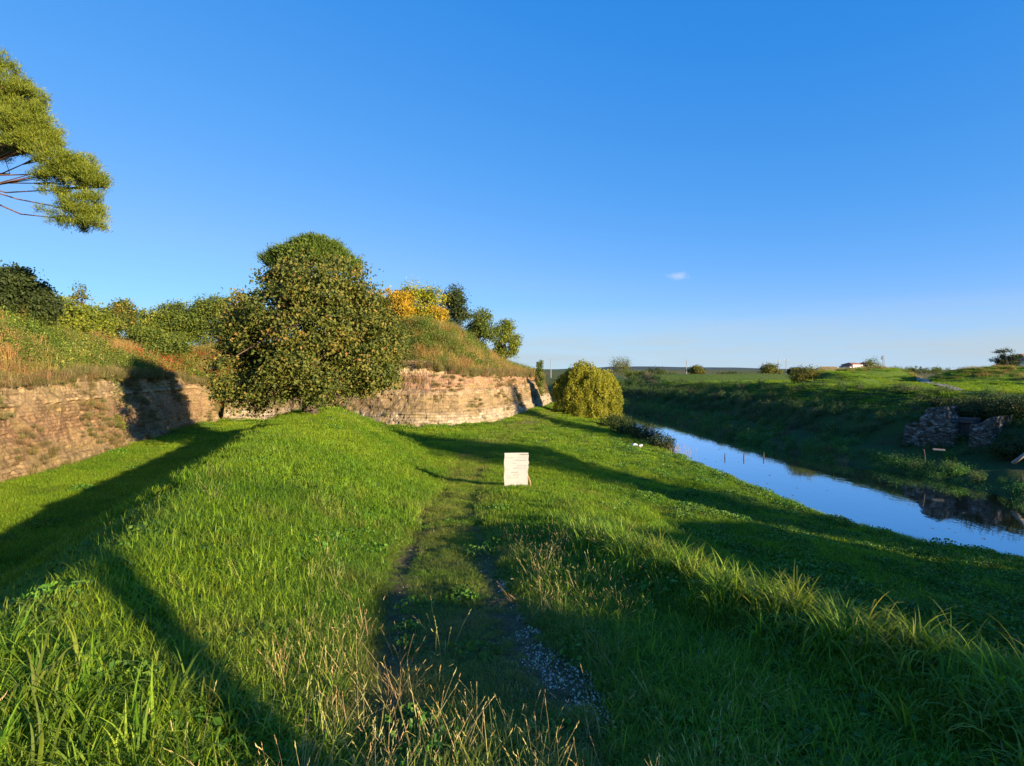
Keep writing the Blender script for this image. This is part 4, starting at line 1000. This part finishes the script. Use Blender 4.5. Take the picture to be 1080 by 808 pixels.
for i, (px, py, lb) in enumerate([(765,483.5,'thin dark stake in the water, left of the three'),(785,484,'dark stake in the water, middle of the three'),(806,483.5,'dark stake in the water, right of the three')]):
    Y = 600*(CAMZ+1.5)/(py-390); X = at(px, Y); mb = MB()
    mb.tube([(X, Y, -2.3), (X+.02, Y, -1.35), (X+.03, Y, -1.18+.03*i)], [.045,.04,.03], 7)
    tagp(mb.build('stake', M_POST, None), lb, 'stake', 'stakes standing in the river')
# dead reeds near bank in the water, and weeds floating
mb = MB(); r = np.random.default_rng(5)
for k_ in range(26):
    X = at(718, 40)+r.normal(0, .45); Y = 40+r.normal(0, .5); a = r.uniform(-.4, .4)
    mb.tube([(X, Y, -1.6), (X+a*.3, Y, -1.25), (X+a, Y+r.normal(0, .1), -1.0+r.uniform(0, .25))], [.012,.009,.004], 4, cap=False)
M_TWIG = mat_plain('dead_twigs', (.28,.2,.13), (.42,.32,.22), 20, bump=.1)
tagp(mb.build('dead_branch', M_TWIG, None), 'bare dead twigs standing out of the water near the bank', 'branch')

n = 900
x = rng.uniform(11, 24, n); y = rng.uniform(18, 60, n); ok = inside(RPOLY, x, y) & (fbm(x*.6, y*.35, seed=15) > .12) & (rng.uniform(0, 1, n) < .6); x, y = x[ok], y[ok]
scatter('floating_leaves', 'small leaves drifting on the river surface', 'cover', np.stack([x, y, np.full(len(x), -1.515)], -1), rng.uniform(.10, .35, len(x)), jit(np.array([.10,.09,.04]), len(x), .3), cat='leaves')

# plank and board near the ruin, leaning pale pole at right edge
M_PLANK = mat_plain('bleached_plank', (.20,.18,.15), (.34,.31,.27), 12, bump=.3)
def onpix(px, py, Y): return Vector((at(px, Y), Y, CAMZ-(py-390)*Y/600))
# ------------------------------------------------------------------ ruin of brick sluice on the far bank
def ruin():
    # a plane facing the river, running along the bank
    A = onpix(953, 474, 37.0); A.z = -.35
    B = onpix(1047, 474, 33.0)
    base = Vector((A.x, A.y, -.25))
    root = empty('ruined_sluice', base)
    tagp(root, 'ruined masonry sluice with dark opening sunk in the far bank', 'ruin')
    d = (Vector((B.x, B.y, 0))-Vector((base.x, base.y, 0))); Ln = d.length; d.normalize(); nrm = Vector((d.y, -d.x, 0))
    if nrm.x > 0: nrm = -nrm
    r2, t, out = nt('grey_rubble_stone')
    g = N(t, 'ShaderNodeTexCoord'); mpp = N(t, 'ShaderNodeMapping'); mpp.inputs['Scale'].default_value = (1, 1, 1.7); L(t, g.outputs['Object'], mpp.inputs[0])
    vo = N(t, 'ShaderNodeTexVoronoi', i_Scale=4.2); L(t, mpp.outputs[0], vo.inputs['Vector'])
    ve = N(t, 'ShaderNodeTexVoronoi', i_Scale=4.2, feature='DISTANCE_TO_EDGE'); L(t, mpp.outputs[0], ve.inputs['Vector'])
    no = N(t, 'ShaderNodeTexNoise', i_Scale=1.3, i_Detail=8., i_Roughness=.7); L(t, g.outputs['Object'], no.inputs['Vector'])
    sc2 = N(t, 'ShaderNodeSeparateColor'); L(t, vo.outputs['Color'], sc2.inputs[0])
    cs = ramp_node(t, [(0,(.08,.07,.055)),(.35,(.15,.13,.105)),(.65,(.21,.19,.16)),(.97,(.40,.37,.32))], sc2.outputs[0])
    er = ramp_node(t, [(.01,(.35,.35,.35)),(.06,(1,1,1))], ve.outputs['Distance'])
    nr_ = ramp_node(t, [(.38,(.3,.32,.22)),(.58,(1,1,1))], no.outputs['Fac'])
    cc = mixc(t, 1., cs.outputs[0], er.outputs[0], 'MULTIPLY'); cc = mixc(t, 1., cc, nr_.outputs[0], 'MULTIPLY')
    pp = N(t, 'ShaderNodeBsdfPrincipled', i_Roughness=.95); pp.inputs['Specular IOR Level'].default_value = .1
    L(t, cc, pp.inputs['Base Color']); bb = N(t, 'ShaderNodeBump', i_Strength=1., i_Distance=.12); L(t, ve.outputs['Distance'], bb.inputs['Height']); L(t, bb.outputs[0], pp.inputs['Normal']); L(t, pp.outputs[0], out.inputs[0])
    def panel(name, s0, s1, z0, ztop, depth, mat, seed):
        ns = max(4, int((s1-s0)/.06)); nz = 46
        S, T = np.meshgrid(np.linspace(s0, s1, ns), np.linspace(0, 1, nz))
        topz = np.interp(S, *ztop)+.12*fbm(S*2, S*0, seed=seed)
        Z = z0+(topz-z0)*T
        course = np.floor(Z/.13); blk = np.floor(S/.27+_hash(course, course*0, course*0, seed)*.9)
        h_ = _hash(blk, course, course*0, seed+1)
        o_ = (h_-.5)*.07+.12*fbm(S*.9, Z*.9, seed=seed+2)-.07*(h_ > .86)+.12*T*-1
        Pf = np.stack([d.x*S+nrm.x*o_, d.y*S+nrm.y*o_, Z], -1).reshape(-1, 3)
        Pb = np.stack([d.x*S-nrm.x*depth, d.y*S-nrm.y*depth, Z], -1).reshape(-1, 3)
        n0 = ns*nz; ii = np.arange(n0).reshape(nz, ns)
        F = np.stack([ii[:-1,:-1], ii[:-1,1:], ii[1:,1:], ii[1:,:-1]], -1).reshape(-1, 4)
        sides = []
        for e in (ii[:, 0], ii[:, -1], ii[-1, :]):
            sides.append(np.stack([e[:-1], e[1:], e[1:]+n0, e[:-1]+n0], -1))
        mesh_np(name, np.vstack([Pf, Pb]), np.vstack([F, F+n0]+sides), mat, root)
    panel('masonry_face', 0, Ln*.60, -.6, ([0,Ln*.03,Ln*.18,Ln*.28,Ln*.44,Ln*.52,Ln*.6], [.7,1.15,1.35,2.25,2.35,1.5,1.4]), 3.0, r2, 5)
    panel('pier', Ln*.76, Ln*1.0, -.6, ([Ln*.76,Ln*.86,Ln], [1.35,1.5,1.9]), 3.0, r2, 15)
    dk = mat_plain('brick_opening_shade', (.05,.045,.04), (.12,.10,.09), 6, bump=.6)  # dark tone puts the shade of the opening onto the recess box
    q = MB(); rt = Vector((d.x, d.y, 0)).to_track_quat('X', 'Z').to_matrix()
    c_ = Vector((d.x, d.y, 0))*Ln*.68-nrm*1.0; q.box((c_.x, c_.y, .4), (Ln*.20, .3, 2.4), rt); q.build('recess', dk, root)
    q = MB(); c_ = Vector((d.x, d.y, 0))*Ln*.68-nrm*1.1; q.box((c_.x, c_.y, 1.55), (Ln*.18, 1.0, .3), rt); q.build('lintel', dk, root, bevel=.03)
ruin()
def plank(name, a, b, w, th, mat, label, cat):
    mb = MB(); d = b-a; rt = d.to_track_quat('X', 'Z').to_matrix(); mb.box((a+b)/2, (d.length, th, w), rt)
    tagp(mb.build(name, mat, None, bevel=.008), label, cat)
plank('plank', onpix(985, 474, 32.0), onpix(998, 475, 31.7), .09, .10, M_PLANK, 'short pale plank lying in front of the ruined sluice', 'plank')
mb = MB(); a = onpix(1070, 489, 28.5); b_ = onpix(1090, 474, 28.0)
mb.tube([a, a.lerp(b_, .5), b_], [.09,.085,.08], 8); tagp(mb.build('fallen_pole', M_PLANK, None, smooth=True), 'bleached pole leaning on the far bank at the right edge', 'pole')
mb = MB(); a = onpix(977, 486, 31.0); mb.tube([a, a+Vector((-.02,0,.35)), a+Vector((-.08,0,.62))], [.035,.03,.03], 7)
tagp(mb.build('mooring_post', M_POST, None), 'short pale post standing below the ruined sluice', 'post')

# ------------------------------------------------------------------ path on the far plateau
def ribbon(name, pts, w, mat, lift=.03):
    P, s = resample(smooth_poly(np.array(pts, float)), .6)
    d = np.gradient(P, axis=0); d /= np.linalg.norm(d, axis=1)[:, None]; n_ = np.stack([-d[:, 1], d[:, 0]], -1)
    V = []
    for k_ in (-1, 0, 1):
        q = P+n_*w*k_/2*(1+.25*fbm(s, s*0, seed=3))[:, None]; V.append(np.stack([q[:, 0], q[:, 1], ground_h(q[:, 0], q[:, 1])+lift+.05], -1))
    V = np.stack(V, 0); n = len(s); ii = np.arange(3*n).reshape(3, n)
    F = np.stack([ii[:-1,:-1], ii[:-1,1:], ii[1:,1:], ii[1:,:-1]], -1).reshape(-1, 4)
    o = mesh_np(name, V.reshape(-1, 3), F, mat, smooth=True); tagp(o, kind='structure'); return o
M_TRACK = mat_plain('pale_track', (.28,.23,.15), (.42,.35,.24), 3, bump=.3)
ribbon('path', [(at(1009,43.5),43.5),(at(1001,49),49),(at(985,58),58),(at(968,72),72),(at(955,95),95)], .85, M_TRACK, .06)

# ------------------------------------------------------------------ distant buildings and masts
M_PLASTER = mat_plain('white_plaster', (.66,.64,.60), (.78,.76,.72), 2, bump=.1)
M_ROOF = mat_plain('clay_tiles', (.30,.11,.06), (.46,.20,.11), 5, bump=.6, dist=.08)
M_GLASS = mat_plain('dark_window', (.02,.025,.03), (.05,.055,.06), 2, rough=.25, bump=0)
M_METAL = mat_plain('grey_metal', (.18,.19,.20), (.32,.33,.34), 3, bump=0, rough=.6)
def gable(mb, cx, cy, z0, lx, ly, h, over=.3, hip=0.):
    x, y = lx/2+over, ly/2+over; hx = x-hip
    v = [(cx-x,cy-y,z0),(cx+x,cy-y,z0),(cx+x,cy+y,z0),(cx-x,cy+y,z0),(cx-hx,cy,z0+h),(cx+hx,cy,z0+h)]
    mb.add(v, [(0,1,5,4),(2,3,4,5),(0,4,3),(1,2,5),(0,3,2,1)])
def house(px, Y, w, dpt, wh, rh, label, rot, wins=5, hip=2., wings=()):
    X = at(px, Y); b = gz(X, Y); root = empty('house', (X, Y, b)); root.rotation_euler = (0, 0, rot); tagp(root, label, 'house')
    mb = MB(); mb.box((0,0,wh/2), (w,dpt,wh)); 
    for (ox, oy, ww, dd, hh) in wings: mb.box((ox,oy,hh/2), (ww,dd,hh))
    mb.build('wall', M_PLASTER, root)
    mb = MB(); gable(mb, 0, 0, wh+.003, w, dpt, rh, .5, hip)
    for (ox, oy, ww, dd, hh) in wings: gable(mb, ox, oy, hh+.003, ww, dd, rh*.6, .4, hip*.5)
    rf = mb.build('roof', M_ROOF, root)
    mb = MB(); mb.box((w*.2,0,wh+rh+.1), (.7,.7,1.2)); mb.build('chimney', M_PLASTER, rf)
    for lv in range(max(1, int(wh/3))):
        for i in range(wins):
            q = MB(); q.box((-w/2+w*(i+.5)/wins, -dpt/2-.01, 1.5+lv*2.9), (w/wins*.4, .08, 1.3)); q.build('window', M_GLASS, root)
house(905,330,17,9,3.4,2.0,'distant white farmhouse with red hipped roofs across the fields', .1, 6, 3, ((-4,0,6,10,4.6),(4.5,0,5,10,4.9)))
house(1092,112,9,7,3.6,1.4,'white house with red tiled roof cut by the right edge', .0, 3, 2)
# barn with thatched-looking pale roof
X = at(873, 190); b = gz(X, 190); root = empty('barn', (X, 190, b)); root.rotation_euler = (0, 0, -.25); tagp(root, 'long low barn with a straw coloured roof and dark gable', 'barn')
mb = MB(); mb.box((0,0,.6), (10,7,1.2)); mb.build('wall', M_PLASTER, root)
mb = MB(); gable(mb, 0, 0, 1.203, 10, 7, 2.0, .3, 3.0); mb.build('roof', mat_plain('old_thatch', (.20,.14,.06), (.34,.25,.11), 3, bump=.6, dist=.1), root)
mb = MB(); mb.add([(-5.4,-3.8,1.15),(-5.4,3.9,1.15),(-2.4,0,3.15),(-5.9,-3.9,.2),(-5.9,3.9,.2)], [(0,2,1),(3,0,1,4)]); mb.build('gable_cover', mat_plain('dark_gable_face', (.03,.035,.05), (.07,.075,.09), 3, rough=.5), root)  # dark blue-grey panel across the left end of the barn roof
def pole(px, Y, ytop, label, cross=True, r_=.14, tower=False):
    X = at(px, Y); b = gz(X, Y); H = CAMZ+(390-ytop)*Y/600-b
    root = empty('mast' if tower else 'utility_pole', (X, Y, b)); tagp(root, label, 'mast' if tower else 'pole', None)
    mb = MB()
    if tower:
        for sx, sy in ((-1,-1),(1,-1),(0,1)): mb.tube([(sx*.7, sy*.5, -.3), (sx*.35, sy*.3, H)], [.12,.08], 5)
        n = 9
        for k_ in range(n):
            z0, z1 = H*k_/n, H*(k_+1)/n; s0 = .7-.35*k_/n; s1 = .7-.35*(k_+1)/n
            mb.tube([(-s0,-.5,z0),(s1,-.5,z1)], [.06,.06], 4); mb.tube([(s0,-.5,z0),(-s1,-.5,z1)], [.06,.06], 4)
        mb.build('lattice', M_METAL, root)
        for a in range(3):
            q = MB(); q.box((math.cos(a*2.1)*.7, math.sin(a*2.1)*.7, H-1.2), (.28,.2,2.0)); q.build('antenna', M_METAL, root)
    else:
        mb.tube([(0,0,-.5),(0,0,H)], [r_, r_*.7], 8); mb.build('pole_shaft', M_METAL, root)
        if cross:
            q = MB(); q.box((0,0,H-.6), (1.6,.12,.14)); q.build('crossarm', M_METAL, root)
            for sx in (-.7,0,.7):
                q = MB(); q.tube([(sx,0,H-.53),(sx,0,H-.2)], [.06,.04], 6); q.build('insulator', M_PLASTER, root)
pole(724,190,379,'thin pole standing alone above the distant river bend', False)
pole(820.5,210,379,'left of the two close poles beside the round distant tree', True)
pole(829,215,378.5,'right of the two close poles beside the round distant tree', True)
pole(931,300,375,'lattice mast with antennas right of the distant farmhouse', tower=True)
pole(989,330,384,'faint thin pole on the horizon left of the brown bank', False, .12)
pole(581,170,378,'thin pole on the horizon between the bastion and the willow', False, .14)

# distant hills
def hills():
    xs_ = np.linspace(-3000, 3000, 160); d0 = 3800
    H = 20+34*np.clip(fbm(xs_*.0012, xs_*0, seed=12)+.35, 0, 1)*sstep(1900,600,np.abs(xs_-450)); 
    prof = [(0,0),(.25,.55),(.5,1),(.8,.4),(1,0)]
    V = np.vstack([np.stack([xs_, np.full_like(xs_, d0+900*a), H*.7*b_-6], -1) for a, b_ in prof]); n = len(xs_); ii = np.arange(5*n).reshape(5, n)
    F = np.stack([ii[:-1,:-1], ii[:-1,1:], ii[1:,1:], ii[1:,:-1]], -1).reshape(-1, 4)
    tagp(mesh_np('hills', V, F, mat_plain('wooded_hills', (.05,.07,.06), (.10,.12,.10), .01, bump=0), smooth=True), kind='structure')
hills()

# ------------------------------------------------------------------ sky, sun, camera
w = bpy.data.worlds.new('World'); SC.world = w; w.use_nodes = True
t = w.node_tree; t.nodes.clear()
out = t.nodes.new('ShaderNodeOutputWorld'); bg = t.nodes.new('ShaderNodeBackground')
sky = t.nodes.new('ShaderNodeTexSky'); sky.sky_type = 'NISHITA'; sky.sun_disc = False
sky.sun_elevation = SUN_EL; sky.sun_rotation = SUN_AZ; sky.altitude = 0; sky.air_density = .6; sky.dust_density = .1; sky.ozone_density = 6.0
hs = N(t, 'ShaderNodeCombineColor'); sc_ = N(t, 'ShaderNodeSeparateColor'); L(t, sky.outputs[0], sc_.inputs[0])
for i_, (k_, g_) in enumerate(((1.0, 1.15), (.765, .62), (.95, .31))):     # camera-like response of the three channels
    pw = N(t, 'ShaderNodeMath', operation='POWER'); ml = N(t, 'ShaderNodeMath', operation='MULTIPLY'); ml.inputs[1].default_value = .306
    L(t, sc_.outputs[i_], ml.inputs[0])
    if i_ == 0:
        rr = ramp_node(t, [(0,(0,)*3),(.055,(.036,)*3),(.10,(.105,)*3),(.19,(.26,)*3),(.5,(.48,)*3),(1,(.6,)*3)], ml.outputs[0])
        m3 = N(t, 'ShaderNodeMath', operation='MULTIPLY'); L(t, rr.outputs[0], m3.inputs[0]); m3.inputs[1].default_value = 1/.306; L(t, m3.outputs[0], hs.inputs[0]); continue
    L(t, ml.outputs[0], pw.inputs[0]); pw.inputs[1].default_value = g_
    m3 = N(t, 'ShaderNodeMath', operation='MULTIPLY'); L(t, pw.outputs[0], m3.inputs[0]); m3.inputs[1].default_value = k_/.306; L(t, m3.outputs[0], hs.inputs[i_])
# thin evening cloud wisps low over the horizon
tc = N(t, 'ShaderNodeTexCoord'); sp = N(t, 'ShaderNodeSeparateXYZ'); L(t, tc.outputs['Generated'], sp.inputs[0])
mp = N(t, 'ShaderNodeMapping'); mp.inputs['Scale'].default_value = (3, 3, 26); L(t, tc.outputs['Generated'], mp.inputs[0])
cn = N(t, 'ShaderNodeTexNoise', i_Scale=1.6, i_Detail=6., i_Roughness=.55); L(t, mp.outputs[0], cn.inputs['Vector'])
cm = N(t, 'ShaderNodeMapRange', i_From_Min=.35, i_From_Max=.7, i_To_Min=.45, i_To_Max=.95); L(t, cn.outputs['Fac'], cm.inputs['Value'])
ev = ramp_node(t, [(0,(1,1,1)),(.035,(1,1,1)),(.11,(0,0,0))], sp.outputs['Z'])
mu = N(t, 'ShaderNodeMath', operation='MULTIPLY'); L(t, cm.outputs[0], mu.inputs[0]); L(t, ev.outputs[0], mu.inputs[1])
c = mixc(t, mu.outputs[0], hs.outputs[0], (1.75,2.1,2.35))
# one small puff
def dirn(px, py):
    v = Vector(((px-540)/600, 1, (390-py)/600)); v.normalize(); return v
dv = dirn(716, 292)
sb = N(t, 'ShaderNodeVectorMath', operation='SUBTRACT'); L(t, tc.outputs['Generated'], sb.inputs[0]); sb.inputs[1].default_value = dv
m2 = N(t, 'ShaderNodeVectorMath', operation='MULTIPLY'); L(t, sb.outputs[0], m2.inputs[0]); m2.inputs[1].default_value = (40, 40, 95)
nz = N(t, 'ShaderNodeTexNoise', i_Scale=55., i_Detail=6., i_Roughness=.7); L(t, tc.outputs['Generated'], nz.inputs['Vector'])
ln = N(t, 'ShaderNodeVectorMath', operation='LENGTH'); L(t, m2.outputs[0], ln.inputs[0])
ad = N(t, 'ShaderNodeMath', operation='MULTIPLY_ADD'); L(t, nz.outputs['Fac'], ad.inputs[0]); ad.inputs[1].default_value = 1.6; L(t, ln.outputs['Value'], ad.inputs[2])
pf = N(t, 'ShaderNodeMapRange', i_From_Min=1.55, i_From_Max=.8, i_To_Min=0., i_To_Max=.6); L(t, ad.outputs[0], pf.inputs['Value'])
c = mixc(t, pf.outputs[0], c, (2.0,2.4,3.1))
L(t, c, bg.inputs['Color']); bg.inputs['Strength'].default_value = .12
L(t, bg.outputs[0], out.inputs[0])

sl = bpy.data.lights.new('sun', 'SUN'); sl.energy = 5.0; sl.angle = R(.5); sl.color = (1., .80, .55)
so = bpy.data.objects.new('sun', sl); COL.objects.link(so)
sd = Vector((math.sin(SUN_AZ)*math.cos(SUN_EL), math.cos(SUN_AZ)*math.cos(SUN_EL), math.sin(SUN_EL)))
so.rotation_euler = sd.to_track_quat('Z', 'Y').to_euler(); so.location = sd*60
cam = bpy.data.cameras.new('camera'); co = bpy.data.objects.new('camera', cam); COL.objects.link(co)
co.location = (0, 0, CAMZ); co.rotation_euler = (R(90-1.34), 0, 0); cam.lens = 20.0; cam.sensor_width = 36; cam.clip_end = 12000; cam.clip_start = .05
SC.camera = co
SC.view_settings.view_transform = 'Standard'; SC.view_settings.look = 'None'; SC.view_settings.exposure = 1.35; SC.view_settings.gamma = 1
SC.view_settings.use_curve_mapping = False
SC.cycles.max_bounces = 6; SC.cycles.diffuse_bounces = 3; SC.cycles.glossy_bounces = 3; SC.cycles.transmission_bounces = 3
SC.cycles.use_denoising = True
